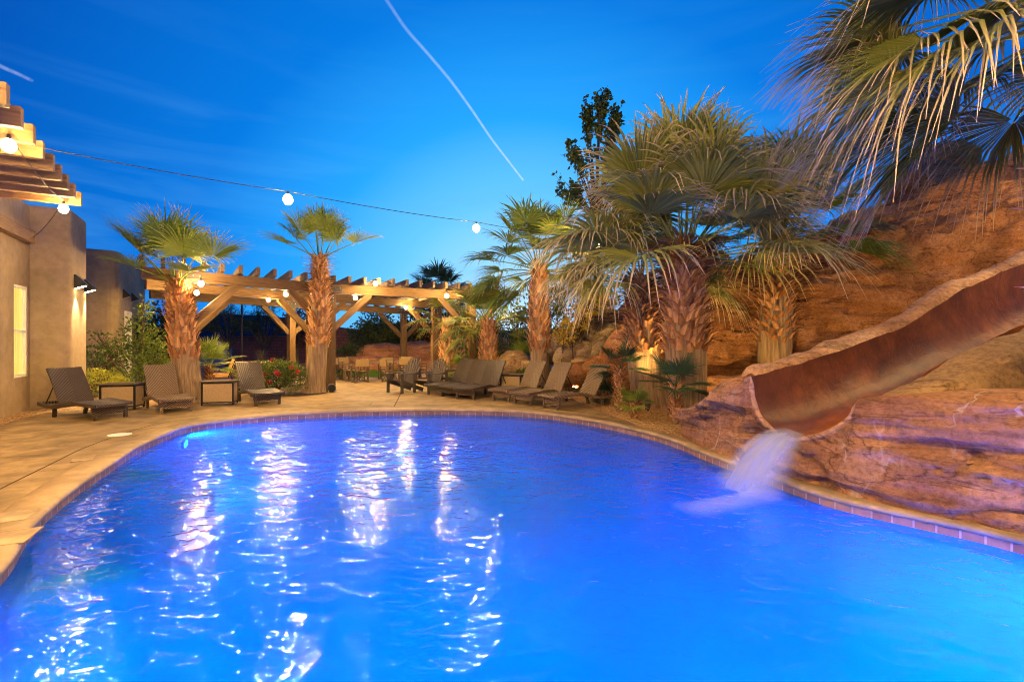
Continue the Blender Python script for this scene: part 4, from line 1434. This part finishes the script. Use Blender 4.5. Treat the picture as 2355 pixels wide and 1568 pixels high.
palm('fan_palm', 'near fan palm drooping into the upper right corner', GP, (5.1, 4.25, .9), (4.95, 4.0, 4.55), .3, .3, .2, .2, 30, 1.4, 1.2, (70, -12), 'frondolive', 71, 60, .42, 120, .25, .08, .12, .5, None, grav=.25,
     extra=((160, 8, 1.0, 1.0, 10), (178, -10, 1.0, 1.0, -20), (140, 15, 1, 1, 0), (150, -12, 1, 1, 15), (140, -38, .8, 1.1, 0), (120, -28, .9, 1.1, 0)))
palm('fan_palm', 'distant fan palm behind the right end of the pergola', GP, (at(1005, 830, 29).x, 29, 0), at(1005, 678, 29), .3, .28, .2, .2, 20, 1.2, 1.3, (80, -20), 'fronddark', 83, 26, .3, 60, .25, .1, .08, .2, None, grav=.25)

def small_palm(label, base, th, nfr, pet, Rb, mat, seed, els=(80, -5), nseg=30, r=.07, name='small_fan_palm'):
    random.seed(seed)
    base = Vector(base)
    t = thing(name, label, 'small palm', base, 0, 'young fan palms in the beds')
    top = base + V3(0, 0, th)
    mb = MB()
    rows = []
    for k in range(9):
        z = base.z - .05 + (th + .05) * k / 8
        rows.append([V3(base.x, base.y, z) + V3(math.cos(q * PI / 6), math.sin(q * PI / 6), 0) * r * (1.15 - .4 * k / 8) for q in range(12)])
    mb.grid(rows, cu=True)
    mb.build('trunk', M['trunkbase'], t, True)
    mb = MB()
    boots(mb, lambda z: V3(base.x, base.y, z), lambda z: r, base.z + .03, top.z, int(40 + th * 60), .12, .04, .06, .4, seed)
    mb.build('leaf_bases', M['boot'], t)
    mb = MB()
    for i in range(nfr):
        u = (i + .5) / nfr
        az = i * 2.39996 + U(-.3, .3)
        frond(mb, top - V3(0, 0, .02), az, R(els[0] + (els[1] - els[0]) * u + U(-6, 6)), pet * U(.8, 1.15), Rb * U(.85, 1.1), nseg, .22, 2.0, .3, pr=.009, cup=.2)
    mb.build('crown', M[mat], t)
small_palm('bright green young fan palm beside the thick palm trunk', (at(482, 900, 13.4).x, 13.4, 0), .9, 14, .45, .55, 'frond', 5)
small_palm('deep green young fan palm in front of the big trunks', (at(1552, 970, 9.3).x, 9.3, 0), .72, 9, .38, .62, 'fronddark', 9, (75, -5), 36)
small_palm('lowest green young fan palm at the deck corner', (at(1457, 964, 9.94).x, 9.94, 0), .28, 8, .22, .42, 'frond', 13, (70, 10), 28, .06)
small_palm('young fan palm half hidden behind the shaggy trunk', (at(1424, 920, 11.0).x, 11.0, 0), .95, 7, .4, .55, 'fronddark', 17)
small_palm('bushy green young palm between the two middle trunks', (at(1200, 830, 16.6).x, 16.6, .5), .3, 14, .5, .6, 'frond', 19)
small_palm('small green palm tuft among the tan boulders', (at(1213, 860, 15.4).x, 15.4, .3), .15, 10, .3, .4, 'frond', 21)
small_palm('small palm tuft right of the pergola post', (at(1060, 860, 17.6).x, 17.6, .1), .3, 10, .45, .5, 'frond', 25)
small_palm('dark palm tuft under the raised lounger back', (at(1385, 890, 12.9).x, 12.9, .0), .12, 8, .3, .4, 'fronddark', 27)

# ------------------------------------------------------------------ shrubs and trees
def bush(name, label, cat, base, blobs, n, L, w, mat, seed, group=None, stems=6, bark='bark', shell=.55, flowers=0, trunk=None, up=.3, twigs=5):
    random.seed(seed)
    base = Vector(base)
    t = thing(name, label, cat, base, 0, group)
    mb = MB()
    segs = []
    for k in range(stems):
        c, r = blobs[k % len(blobs)]
        c = Vector(c)
        e = c + V3(U(-.5, .5) * r[0], U(-.5, .5) * r[1], U(-.2, .5) * r[2])
        a = base + V3(U(-.1, .1), U(-.1, .1), -.05)
        if trunk:
            f = V3(base.x, base.y, base.z + trunk)
            pts = [a, a.lerp(f, .5) + V3(U(-.05, .05), U(-.05, .05), 0), f, f.lerp(e, .5) + V3(U(-.1, .1), 0, .1), e]
            rr_ = [.09, .075, .06, .03, .012]
        else:
            m_ = a.lerp(e, .5) + V3(U(-.1, .1), U(-.1, .1), .1)
            pts, rr_ = [a, m_, e], [.025, .016, .006]
        mb.tube(pts, rr_, 6)
        for _ in range(twigs):
            p = pts[-2].lerp(e, rnd())
            q = c + V3(U(-.8, .8) * r[0], U(-.8, .8) * r[1], U(-.6, .9) * r[2])
            mb.tube([p, p.lerp(q, .5) + V3(0, 0, .04), q], [.012, .008, .004], 4)
            segs.append((p, q))
    mb.build('trunk' if trunk else 'stems', M[bark], t)
    mb = MB()
    tot = sum(r[0] * r[2] for _, r in blobs)
    for c, r in blobs:
        c = Vector(c)
        for _ in range(int(n * r[0] * r[2] / tot)):
            d = Vector((random.gauss(0, 1), random.gauss(0, 1), random.gauss(0, 1))).normalized()
            k = 1 - (1 - shell) * rnd() ** 1.4
            wob = 1 + .35 * noise.noise(d * 2.3 + c)
            p = c + Vector((d.x * r[0], d.y * r[1], d.z * r[2])) * k * wob
            if twigs > 5:
                a_, b_ = random.choice(segs)
                p = a_.lerp(b_, rnd() ** .6) + V3(U(-1, 1), U(-1, 1), U(-1, 1)) * L * .45
            if p.z < base.z + .02: continue
            cl = noise.noise(p * 3.0)
            if cl < -.18 and rnd() < .75: continue
            mb.leaf(p, d + Vector((U(-.8, .8), U(-.8, .8), up + U(-.5, .5))), L * U(.6, 1.25), w * U(.7, 1.2), a=min(1, max(0, .5 + .8 * cl + U(-.3, .3))))
    mb.build('foliage' if not trunk else 'crown', M[mat], t)
    if flowers:
        for k in range(flowers):
            c, r = random.choice(blobs)
            d = Vector((U(-1, 1), -abs(random.gauss(0, 1)) - .3, random.gauss(.3, .8))).normalized()
            p = Vector(c) + Vector((d.x * r[0], d.y * r[1], d.z * r[2])) * 1.03
            mb = MB()
            for _ in range(22):
                e = Vector((random.gauss(0, 1), random.gauss(0, 1), random.gauss(0, 1))).normalized()
                mb.leaf(p + e * .02, e, U(.04, .075), .025, a=rnd())
            mb.build('flower', M['flower'], t)
    return t
GT = 'shrubs along the house and patio'
c = at(320, 900, 14.2)
bush('leafy_shrub', 'tall upright leafy shrub between house and thick palm', 'shrub', (c.x, 14.2, 0),
     [((c.x + .15, 14.2, 2.5), (.22, .2, .45)), ((c.x, 14.2, 1.6), (.6, .5, .65)), ((c.x + .25, 14.2, .8), (.85, .6, .7)), ((c.x - .55, 14.0, 1.35), (.45, .3, .3)), ((c.x - .95, 13.9, 1.75), (.25, .2, .12)), ((c.x + .6, 14.1, 1.1), (.4, .4, .5))], 3300, .11, .03, 'leaf', 101, GT, 14, shell=.2)
c = at(238, 905, 13.0)
bush('flowering_bush', 'low yellow green bush behind the left lounger', 'shrub', (c.x, 13.0, 0), [((c.x, 12.9, .5), (.62, .4, .38)), ((c.x + .35, 13.0, .35), (.4, .35, .3))], 2200, .07, .022, 'leafyellow', 103, GT, 8)
c = at(212, 880, 13.6)
bush('leafy_shrub', 'dark green bush against the corner of the house', 'shrub', (c.x, 13.6, 0), [((c.x, 13.6, .9), (.4, .4, .55))], 900, .09, .03, 'leafmid', 105, GT, 6)
c = at(630, 902, 14.4)
bush('rose_bush', 'red flowering rose bush beside the slim palm', 'shrub', (c.x, 14.4, 0),
     [((c.x - .55, 14.5, .55), (.55, .4, .42)), ((c.x + .1, 14.4, .62), (.6, .4, .45)), ((c.x + .5, 14.45, .5), (.4, .35, .42))], 3600, .08, .026, 'leaf', 107, GT, 12, flowers=11)
# ornamental grass clumps
def grass_clump(label, base, n, h, spread, mat, seed):
    random.seed(seed)
    mb = MB()
    for _ in range(n):
        a = U(0, 2 * PI)
        r = U(0, spread)
        d = V3(math.cos(a), math.sin(a), 0)
        p = Vector(base) + d * U(0, .12)
        L = h * U(.6, 1.1)
        x = V3(-d.y, d.x, 0) * .006
        q = [p, p + d * r * .3 + V3(0, 0, L * .6), p + d * r * .75 + V3(0, 0, L * .95), p + d * r * 1.2 + V3(0, 0, L * U(.8, 1.05))]
        vs = []
        for k, e in enumerate(q): vs += [e - x * (1 - k / 3.4), e + x * (1 - k / 3.4)]
        mb.add(vs, [(0, 1, 3, 2), (2, 3, 5, 4), (4, 5, 7, 6)], a=rnd())
    o = mb.build('ornamental_grass', M[mat])
    tag(o, label, 'grass clump', 'ornamental grass clumps')
grass_clump('tall straw coloured grass clump against the far house wall', (at(255, 890, 14.4).x, 14.4, 0), 420, 1.35, .55, 'straw', 201)
grass_clump('green spiky grass tuft in the rock hollow at the right edge', at(2345, 905, 5.3), 60, .42, .35, 'frond', 203)
grass_clump('dim pale grass clump under the wispy trees', (at(600, 830, 27).x, 27, 0), 260, 1.1, .6, 'straw', 205)
# dark trees and hedges beyond
def tree(label, px, py, Y, blobs, n, L, w, mat, seed, name='leafy_tree', trunk=1.2, stems=8, shell=.3, base_z=0, bark='bark', twigs=5):
    b = V3(at(px, py, Y).x, Y, base_z)
    bush(name, label, 'tree', b, [((b.x + x, Y + y, z), r) for x, y, z, r in blobs], n, L, w, mat, seed, 'trees beyond the patio', stems, bark, shell, trunk=trunk, twigs=twigs)
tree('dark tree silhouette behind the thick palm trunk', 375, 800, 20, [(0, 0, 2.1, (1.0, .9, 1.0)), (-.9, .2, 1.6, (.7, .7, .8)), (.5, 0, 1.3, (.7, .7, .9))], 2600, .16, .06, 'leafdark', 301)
tree('wispy grey green tree left of the lamp pole', 525, 800, 31, [(0, 0, 3.6, (1.5, 1.2, 1.5)), (-1.0, 0, 2.6, (1.0, .9, .8)), (.9, 0, 2.8, (.9, .8, .8))], 2600, .20, .022, 'leafmid', 303, 'wispy_tree', 1.0, 16, .1, twigs=8)
tree('wispy grey green tree right of the lamp pole', 605, 800, 30, [(0, 0, 3.4, (1.5, 1.2, 1.6)), (1.2, 0, 2.6, (.9, .8, .7)), (-.8, 0, 2.4, (.9, .8, .8))], 2800, .20, .022, 'leafmid', 305, 'wispy_tree', 1.0, 16, .1, twigs=8)
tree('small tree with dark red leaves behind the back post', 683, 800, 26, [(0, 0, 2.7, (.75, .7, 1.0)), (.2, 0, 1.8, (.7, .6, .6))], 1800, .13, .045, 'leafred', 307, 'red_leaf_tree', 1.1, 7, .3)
tree('rounded green tree behind the ledges', 868, 800, 29.2, [(0, 0, 2.5, (1.2, .9, .9)), (-.9, 0, 1.9, (1.0, .8, .8)), (1.0, 0, 1.8, (1.1, .8, .9))], 3600, .17, .06, 'leafmid', 309)
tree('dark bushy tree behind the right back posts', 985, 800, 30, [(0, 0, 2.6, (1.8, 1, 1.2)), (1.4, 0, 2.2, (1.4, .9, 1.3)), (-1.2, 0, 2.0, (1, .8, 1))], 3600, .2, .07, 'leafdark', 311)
tree('tall leafy tree rising behind the large crowned palm', 1372, 800, 18, [(.2, 0, 10.4, (.3, .3, .7)), (.7, 0, 9.9, (.3, .3, .6)), (-.35, 0, 10.0, (.3, .3, .8)), (-.8, 0, 8.4, (.6, .4, .8)), (.2, 0, 8.8, (.9, .5, 1.0)), (-.9, 0, 7.0, (.9, .5, .9)), (.3, 0, 6.8, (1.2, .8, 1.1))], 2500, .19, .075, 'leafmid', 313, 'tall_tree', 5.0, 21, .15, 1.0, twigs=8)
GV = 'climbers and hedges behind the loungers'
def hedge(name, label, blobs, n, L, w, mat, seed, cat='hedge'):
    blobs = [(at(px, py, Y), r) for px, py, Y, r in blobs]
    b = min((c for c, r in blobs), key=lambda c: c.z)
    bush(name, label, cat, (b.x, b.y, 0), [(tuple(c), r) for c, r in blobs], n, L, w, mat, seed, GV, 8, shell=.5)
hedge('ivy_hedge', 'dark green ivy hedge between the short palm and middle palm', [(1085, 780, 18.4, (1.0, .5, .9)), (1165, 770, 17.8, (.9, .5, 1.0)), (1220, 750, 17.6, (.8, .5, 1.1)), (1160, 815, 17.4, (1.0, .5, .5))], 4200, .12, .05, 'leafmid', 401)
hedge('flowering_vine', 'golden yellow leaved vine spilling over the boulder wall', [(1365, 705, 14.6, (.6, .3, .28)), (1330, 735, 14.4, (.42, .3, .45)), (1302, 768, 14.3, (.35, .3, .35)), (1395, 690, 14.7, (.4, .3, .25)), (1345, 690, 14.7, (.5, .3, .25))], 4600, .07, .028, 'vine', 403, 'vine')
hedge('leafy_shrub', 'olive shrub covering the boulders beside the middle palm', [(1275, 740, 15.9, (.6, .4, .8)), (1285, 790, 15.5, (.5, .4, .5)), (1270, 690, 16.2, (.5, .4, .6))], 2800, .09, .035, 'leaf', 405, 'shrub')
hedge('leafy_shrub', 'small light green shrub in front of the tan boulders', [(1205, 868, 15.1, (.35, .25, .25))], 500, .07, .028, 'leaf', 407, 'shrub')
hedge('ivy_hedge', 'low dark green ground cover left of the ledges', [(820, 808, 27.4, (1.2, .5, .35)), (790, 815, 27, (.8, .5, .3))], 1300, .12, .05, 'leafmid', 409)

# ------------------------------------------------------------------ furniture
def make_lounger(wk, label):
    t = thing('chaise_lounge', label, 'sun lounger', (0, 0, 0), 0, 'wicker chaise lounges around the pool')
    prof = crom([(-.98, .325), (-.6, .340), (-.25, .365), (.0, .335), (.25, .275), (.5, .25), (.75, .265), (.98, .31)], 6, False)
    def strip3(pr, hw, th, uoff, name, mat, par, curve=0):
        mb = MB()
        rows, uvs, bot = [], [], []
        L = 0
        for i, (y, z) in enumerate(pr):
            if i: L += math.hypot(y - pr[i - 1][0], z - pr[i - 1][1])
            a, b = pr[max(0, i - 1)], pr[min(len(pr) - 1, i + 1)]
            d = Vector((0, b[0] - a[0], b[1] - a[1])).normalized()
            n_ = Vector((0, -d.z, d.y))
            row, uv = [], []
            for k in range(9):
                x = hw * (k / 4 - 1)
                row.append(Vector((x, y, z)) - n_ * curve * (1 - (x / hw) ** 2))
                uv.append((x, L))
            bo = [Vector((hw, y, z)) - n_ * th, Vector((-hw, y, z)) - n_ * th]
            rows.append(row + bo + [row[0]])
            uvs.append(uv + [(hw + th, L), (-hw - th, L), (-hw, L)])
        mb.grid(rows, uvs, flip=True)
        for e, fl in ((0, False), (-1, True)):
            r = rows[e][:-1]
            mb.add(r, [tuple(range(len(r)))[::1 if not fl else -1]], [(p.x, p.z) for p in r])
        return mb.build(name, mat, par, world=False)
    seat = [p for p in prof if p[0] <= .32]
    strip3(seat, .31, .055, 0, 'seat', wk, t, .012)
    bp = [(.27 + .47 * k / 8, .29 + .74 * k / 8 + .03 * math.sin(PI * k / 8)) for k in range(9)]
    strip3(bp, .31, .04, 0, 'backrest', wk, t, .02)
    for s_ in (-1, 1):
        mb = MB()
        rows, uvs = [], []
        L = 0
        for i, (y, z) in enumerate(prof):
            if i: L += math.hypot(y - prof[i - 1][0], z - prof[i - 1][1])
            x = s_ * .335
            rows.append([V3(x - .024, y, z - .065), V3(x + .024, y, z - .065), V3(x + .024, y, z + .006), V3(x - .024, y, z + .006)])
            uvs.append([(0, L), (.05, L), (.1, L), (.15, L)])
        mb.grid(rows, uvs, cu=True)
        mb.add(rows[0], [(3, 2, 1, 0)])
        mb.add(rows[-1], [(0, 1, 2, 3)])
        mb.build('side_rail', wk, t, world=False)
        for y, sp in ((-.80, -.05), (.48, .06)):
            mb = MB()
            mb.bar(V3(s_ * .29, y, .27), V3(s_ * .27, y + sp, 0), .06, .055, up=(0, 1, 0))
            mb.build('leg', wk, t, world=False)
        mb = MB()
        mb.tube([V3(s_ * .26, .86, .27), V3(s_ * .26, .58, .66)], .012, 6)
        mb.build('strut', M['black'], t, world=False)
    mb = MB()
    mb.box((0, -.815, .185), (.52, .03, .15))
    mb.uv = [(v.x, v.z) for v in mb.v]
    mb.build('apron', wk, t, world=False)
    mb = MB()
    mb.box((0, .97, .27), (.62, .04, .06))
    mb.build('head_rail', wk, t, world=False)
    return t
protoD = make_lounger(M['wickerdark'], 'x')
protoB = make_lounger(M['wickerbrown'], 'x')
used = set()
def lounger(proto, Fm, hd, label):
    d = Vector((hd[0], hd[1], 0)).normalized()
    o = proto if proto.name not in used else copy_tree(proto)
    used.add(proto.name)
    o.location = Vector(Fm) + d * .80
    o.rotation_euler.z = math.atan2(d.y, d.x) - PI / 2
    o['label'] = label
lounger(protoD, gp(252, 963.5), (-1.1, .42), 'dark wicker lounger beside the house window, leftmost of all')
lounger(protoB, gp(404, 949.2), (-.80, .74), 'brown wicker lounger in front of the thick palm trunk')
lounger(protoD, gp(614, 931.8), (-.80, .82), 'dark wicker lounger in front of the rose bush')
lounger(protoD, gp(1004, 909.5), (.50, .82), 'left of three dark wicker loungers side by side')
lounger(protoD, gp(1036, 913.5), (.50, .82), 'middle of three dark wicker loungers side by side')
lounger(protoD, gp(1072, 918.8), (.50, .82), 'right of three dark wicker loungers side by side')
lounger(protoB, gp(1154, 923), (.66, .75), 'brown lounger farthest from the slide, beside the cart')
lounger(protoB, gp(1204, 931), (.72, .69), 'middle of three brown loungers in the right row')
lounger(protoB, gp(1269, 940), (1.15, .70), 'brown lounger nearest the slide, seen from its side')

def make_cart():
    t = thing('towel_cart', 'x', 'cart', (0, 0, 0), 0, 'wheeled side tables with woven panels')
    w, d, h = .68, .42, .60
    mb = MB()
    for x in (-1, 1):
        for y in (-1, 1):
            mb.bar(V3(x * w / 2, y * d / 2, .05), V3(x * w / 2, y * d / 2, h - .03), .035, .035, up=(0, 1, 0))
    for z in (.075, h - .05):
        for y in (-1, 1): mb.bar(V3(-w / 2 + .02, y * d / 2, z), V3(w / 2 - .02, y * d / 2, z), .03, .03)
        for x in (-1, 1): mb.bar(V3(x * w / 2, -d / 2 + .02, z), V3(x * w / 2, d / 2 - .02, z), .03, .03)
    mb.build('frame', M['black'], t, world=False)
    for (x, y, sx_, sy) in ((0, -d / 2, w - .05, .012), (0, d / 2, w - .05, .012), (-w / 2, 0, .012, d - .05), (w / 2, 0, .012, d - .05)):
        mb = MB()
        mb.box((x, y, (h + .02) / 2), (sx_, sy, h - .16))
        mb.build('panel', M['sling'], t, world=False)
    mb = MB()
    mb.box((0, 0, h - .012), (w + .08, d + .08, .028))
    mb.build('top', M['darkwood'], t, world=False)
    for x in (-1, 1):
        for y in (-1, 1):
            mb = MB()
            mb.tube([V3(x * w / 2 - .012, y * d / 2, .032), V3(x * w / 2 + .012, y * d / 2, .032)], .032, 10)
            mb.build('caster', M['black'], t, world=False)
    return t
cart = make_cart()
for i, (px, py, Y, rz, lb) in enumerate(((282, 0, 11.35, .22, 'woven panel cart beside the leftmost lounger'), (506, 0, 12.15, .28, 'woven panel cart between the brown lounger and the rose bush lounger'),
                                         (1182, 0, 14.6, -.55, 'woven panel cart behind the right row of loungers'))):
    o = cart if i == 0 else copy_tree(cart)
    o.location = ((px - CX) / S * Y, Y, .012)
    o.rotation_euler.z = rz
    o['label'] = lb

def make_adirondack():
    t = thing('adirondack_chair', 'x', 'garden chair', (0, 0, 0), 0, 'wooden adirondack chairs')
    for k in range(7):      # fan back; chair faces -y
        x = (k - 3) * .078
        f = (k - 3) * .035
        top = 1.04 - .028 * (k - 3) ** 2 * .8
        mb = MB()
        mb.bar(V3(x * .8, .22, .26), V3(x + f, .22 + (top - .26) * .42, top), .074, .022, up=(0, -1, .4))
        mb.build('back_slat', M['plank'], t, world=False)
    for k in range(6):
        y = -.30 + k * .095
        mb = MB()
        mb.bar(V3(-.28, y, .385 - k * .028), V3(.28, y, .385 - k * .028), .085, .022)
        mb.build('seat_slat', M['plank'], t, world=False)
    for s_ in (-1, 1):
        mb = MB()
        mb.bar(V3(s_ * .31, -.30, 0), V3(s_ * .31, -.30, .58), .10, .03, up=(1, 0, 0))
        mb.build('front_leg', M['plank'], t, world=False)
        mb = MB()
        mb.bar(V3(s_ * .27, -.33, .36), V3(s_ * .27, .62, .05), .028, .12)
        mb.build('rear_leg', M['plank'], t, world=False)
        mb = MB()
        mb.bar(V3(s_ * .34, -.42, .595), V3(s_ * .32, .42, .595), .14, .026)
        mb.build('armrest', M['plank'], t, world=False)
    mb = MB()
    mb.bar(V3(-.34, .38, .57), V3(.34, .38, .57), .04, .07)
    mb.build('back_rail', M['plank'], t, world=False)
    return t
ad = make_adirondack()
for i, (px, Y, rz, lb) in enumerate(((925, 15.1, -.60, 'dark wooden adirondack chair farthest from the loungers'), (985, 15.1, -.62, 'dark wooden adirondack chair next to the dark loungers'),
                                     (1040, 16.6, -1.15, 'dark wooden adirondack chair turned sideways behind the dark loungers'))):
    o = ad if i == 0 else copy_tree(ad)
    o.location = ((px - CX) / S * Y, Y, .002)
    o.rotation_euler.z = rz
    o['label'] = lb

def make_table():
    t = thing('dining_table', 'x', 'table', (0, 0, 0), 0, 'patio dining tables')
    mb = MB()
    mb.box((0, 0, .725), (1.0, 1.0, .03))
    mb.build('tabletop', M['darkwood'], t, world=False)
    for x in (-1, 1):
        for y in (-1, 1):
            mb = MB()
            mb.bar(V3(x * .44, y * .44, 0), V3(x * .44, y * .44, .71), .045, .045, up=(0, 1, 0))
            mb.build('leg', M['darkwood'], t, world=False)
    return t
def make_dchair():
    t = thing('director_chair', 'x', 'chair', (0, 0, 0), 0, 'folding sling dining chairs')
    for s_ in (-1, 1):
        mb = MB()
        mb.bar(V3(s_ * .26, -.22, .0), V3(s_ * .26, -.22, .62), .035, .035, up=(0, 1, 0))
        mb.bar(V3(s_ * .26, .20, .0), V3(s_ * .26, .30, .90), .035, .035, up=(0, 1, 0))
        mb.bar(V3(s_ * .26, -.26, .64), V3(s_ * .26, .28, .64), .05, .025)
        mb.bar(V3(s_ * .26, -.24, .02), V3(s_ * .26, .24, .02), .03, .03)
        mb.build('side_frame', M['darkwood'], t, world=False)
        mb = MB()
        for y in (-.2, .18): mb.bar(V3(s_ * .25, y + .02 * s_, .03), V3(-s_ * .25, y + .02 * s_, .43), .03, .022, up=(0, 1, 0))
        mb.build('cross_leg', M['darkwood'], t, world=False)
    mb = MB()
    mb.grid([[V3(-.25 + .5 * i / 6, y, .45 - .03 * math.sin(PI * i / 6)) for i in range(7)] for y in (-.22, 0, .22)])
    mb.grid([[V3(-.25 + .5 * i / 6, y, .435 - .03 * math.sin(PI * i / 6)) for i in range(7)] for y in (-.22, 0, .22)], flip=True)
    mb.build('seat_sling', M['chairsling'], t, world=False)
    mb = MB()
    for dy, fl in ((0, False), (.015, True)):
        mb.grid([[V3(-.27 + .54 * i / 6, .268 + (z - .6) * .1 + dy + .03 * math.sin(PI * i / 6), z) for i in range(7)] for z in (.62, .75, .89)], flip=fl)
    mb.build('back_sling', M['chairsling'], t, world=False)
    return t
tb, dc = make_table(), make_dchair()
TB = [((-5.4, 19.6), 'table in the middle between director chairs'), ((-4.55, 20.8), 'table behind the adirondack chairs'), ((-7.75, 20.4), 'table half hidden behind the front pergola post')]
for i, (p, lb) in enumerate(TB):
    o = tb if i == 0 else copy_tree(tb)
    o.location = (*p, .002)
    o.rotation_euler.z = .3 + .2 * i
    o['label'] = 'dark wooden dining ' + lb
CH = [(-6.35, 19.3, -1.45, 'sling chair at the left side of the middle table'), (-5.9, 18.75, -2.5, 'sling chair at the near left corner of the middle table'), (-5.35, 20.5, .05, 'sling chair facing us across the middle table'),
      (-4.75, 18.85, 2.3, 'sling chair at the near right of the middle table, behind the adirondack chair'), (-4.3, 20.0, 2.9, 'sling chair between the two right hand tables'), (-3.75, 20.5, 1.4, 'sling chair at the right end of the far table'),
      (-4.75, 21.7, .2, 'sling chair behind the far table'), (-7.0, 19.9, 1.45, 'sling chair just right of the front pergola post'), (-7.15, 20.9, .8, 'sling chair behind the post table'), (-8.5, 20.2, -1.5, 'sling chair left of the post table behind the slim palm')]
for i, (x, y, rz, lb) in enumerate(CH):
    o = dc if i == 0 else copy_tree(dc)
    o.location = (x, y, .002)
    o.rotation_euler.z = rz
    o['label'] = 'tan ' + lb
# cushioned chair and low table behind the young palm
t = thing('patio_chair', 'metal patio chair with gold cushions behind the young palm', 'chair', (at(508, 870, 16.2).x, 16.2, .01), -1.0)
mb = MB()
for s_ in (-1, 1):
    mb.tube([V3(s_ * .32, -.3, 0), V3(s_ * .32, -.34, .58), V3(s_ * .32, .25, .62), V3(s_ * .32, .42, 0)], .018, 6)
    mb.tube([V3(s_ * .30, .2, .38), V3(s_ * .28, .42, 1.0)], .018, 6)
mb.tube([V3(-.28, .42, 1.0), V3(.28, .42, 1.0)], .018, 6)
mb.tube([V3(-.32, -.3, .36), V3(.32, -.3, .36)], .016, 6)
mb.tube([V3(-.32, .25, .36), V3(.32, .25, .36)], .016, 6)
mb.build('frame', M['black'], t, world=False)
def cushion(c, d, m, name):
    mb = MB()
    mb.ball((0, 0, 0), 1, 20, 12)
    vs = []
    for v in mb.v:
        p = Vector([math.copysign(abs(q) ** .45, q) for q in v])
        vs.append(Vector(c) + m @ Vector((p.x * d[0], p.y * d[1], p.z * d[2])))
    mb.v = vs
    mb.build(name, M['cushion'], t, True, world=False)
cushion((0, -.03, .44), (.29, .29, .07), Matrix.Identity(3), 'seat_cushion')
cushion((0, .30, .74), (.28, .06, .25), Matrix.Rotation(-.3, 3, 'X'), 'back_cushion')
t = thing('fire_table', 'low tan stone topped table behind the rose bush lounger', 'table', (at(574, 850, 17.5).x, 17.5, 0), .4)
mb = MB()
mb.box((0, 0, .82), (1.5, .9, .06))
mb.build('tabletop', M['sling'], t, world=False)
mb = MB()
mb.box((0, 0, .40), (1.1, .6, .78))
mb.build('base', M['darkwood'], t, world=False)
# canister spotlight by the post
t = thing('canister_light', 'grey canister garden light lying at the front pergola post foot', 'garden light', (at(763, 900, 15.2).x, 15.2, .13), 0, 'canister garden lights')
mb = MB()
a, b = V3(-.08, .14, 0), V3(.05, -.13, 0)
mb.tube([a, a.lerp(b, .1), a.lerp(b, .9), b], [.10, .125, .125, .118], 20)
mb.build('canister', M['plate'], t, world=False)
mb = MB()
d = (b - a).normalized()
mb.tube([b + d * .002, b + d * .008], [.10, .098], 18)
mb.build('lens', M['black'], t, world=False)
mb = MB()
mb.bar(V3(0, 0, -.13), V3(0, 0, -.11), .12, .12, up=(0, 1, 0))
mb.build('foot', M['black'], t, world=False)
def uplight(p, target, e, label, ang=75):
    p, target = Vector(p), Vector(target)
    t = thing('canister_light', label, 'garden light', p, 0, 'canister garden lights')
    d = (target - p).normalized()
    mb = MB()
    mb.tube([V3(0, 0, 0) - d * .12, V3(0, 0, 0) - d * .10, d * .08], [.05, .06, .06], 14)
    mb.build('canister', M['plate'], t, world=False)
    mb = MB()
    mb.bar(V3(0, 0, -.15), V3(0, 0, -.02), .03, .03, up=(0, 1, 0))
    mb.build('stake', M['black'], t, world=False)
    l = bpy.data.lights.new('uplight_lamp', 'SPOT')
    l.energy = e
    l.color = (1, .58, .18)
    l.spot_size = R(ang)
    l.spot_blend = .7
    l.shadow_soft_size = .05
    lo = bpy.data.objects.new('uplight_lamp', l)
    COL.objects.link(lo)
    lo.parent = t
    lo.location = d * .10
    lo.rotation_euler = (-d).to_track_quat('Z', 'Y').to_euler()
uplight((4.5, 8.7, .2), (6.6, 13.2, 2.6), 520, 'canister uplight hidden behind the slide rock aimed at the cliff', 100)
uplight((3.02, 10.75, .2), (3.5, 11.4, 3.0), 260, 'canister uplight in the gravel aimed at the big palm trunks', 90)
uplight((1.75, 13.7, .2), (2.2, 15.6, 2.0), 480, 'canister uplight behind the brown loungers aimed at the boulders', 100)
# lamp pole among the wispy trees
t = thing('lamp_pole', 'thin dark pole rising between the wispy trees', 'pole', (at(556, 830, 27).x, 27, 0))
mb = MB()
mb.tube([V3(0, 0, 0), V3(0, 0, 5)], [.06, .045], 10)
mb.build('shaft', M['darkwood'], t, world=False)
mb = MB()
mb.tube([V3(0, 0, 5), V3(0, 0, 5.08), V3(0, 0, 5.3)], [.05, .14, .06], 10)
mb.build('lamp_head', M['black'], t, world=False)

# ------------------------------------------------------------------ contrails
def contrail(px, Y, rads, alph, label):
    P = crom([tuple(at(x, y, Y)) for x, y in px], 10, False)
    n = len(P)
    mb = MB()
    rr_ = [rads[0] + (rads[1] - rads[0]) * (i / (n - 1)) for i in range(n)]
    k0 = len(mb.a)
    mb.tube(P, rr_, 16, False)
    mb.a = [alph[0] + (alph[1] - alph[0]) * ((i // 16) / (n - 1)) for i in range(n * 16)]
    tag(mb.build('contrail', M['contrail'], smooth=True), label, 'contrail', 'aircraft contrails')
contrail([(850, -45), (887, 0), (932, 66), (986, 128), (1038, 190), (1086, 256), (1128, 318), (1166, 368), (1203, 416)], 5000, (27, 12), (.18, .60), 'long thin curving contrail across the middle of the sky')
contrail([(-60, 120), (0, 153), (40, 171), (72, 186)], 5000, (30, 22), (1.0, .55), 'short bright contrail at the upper left edge')
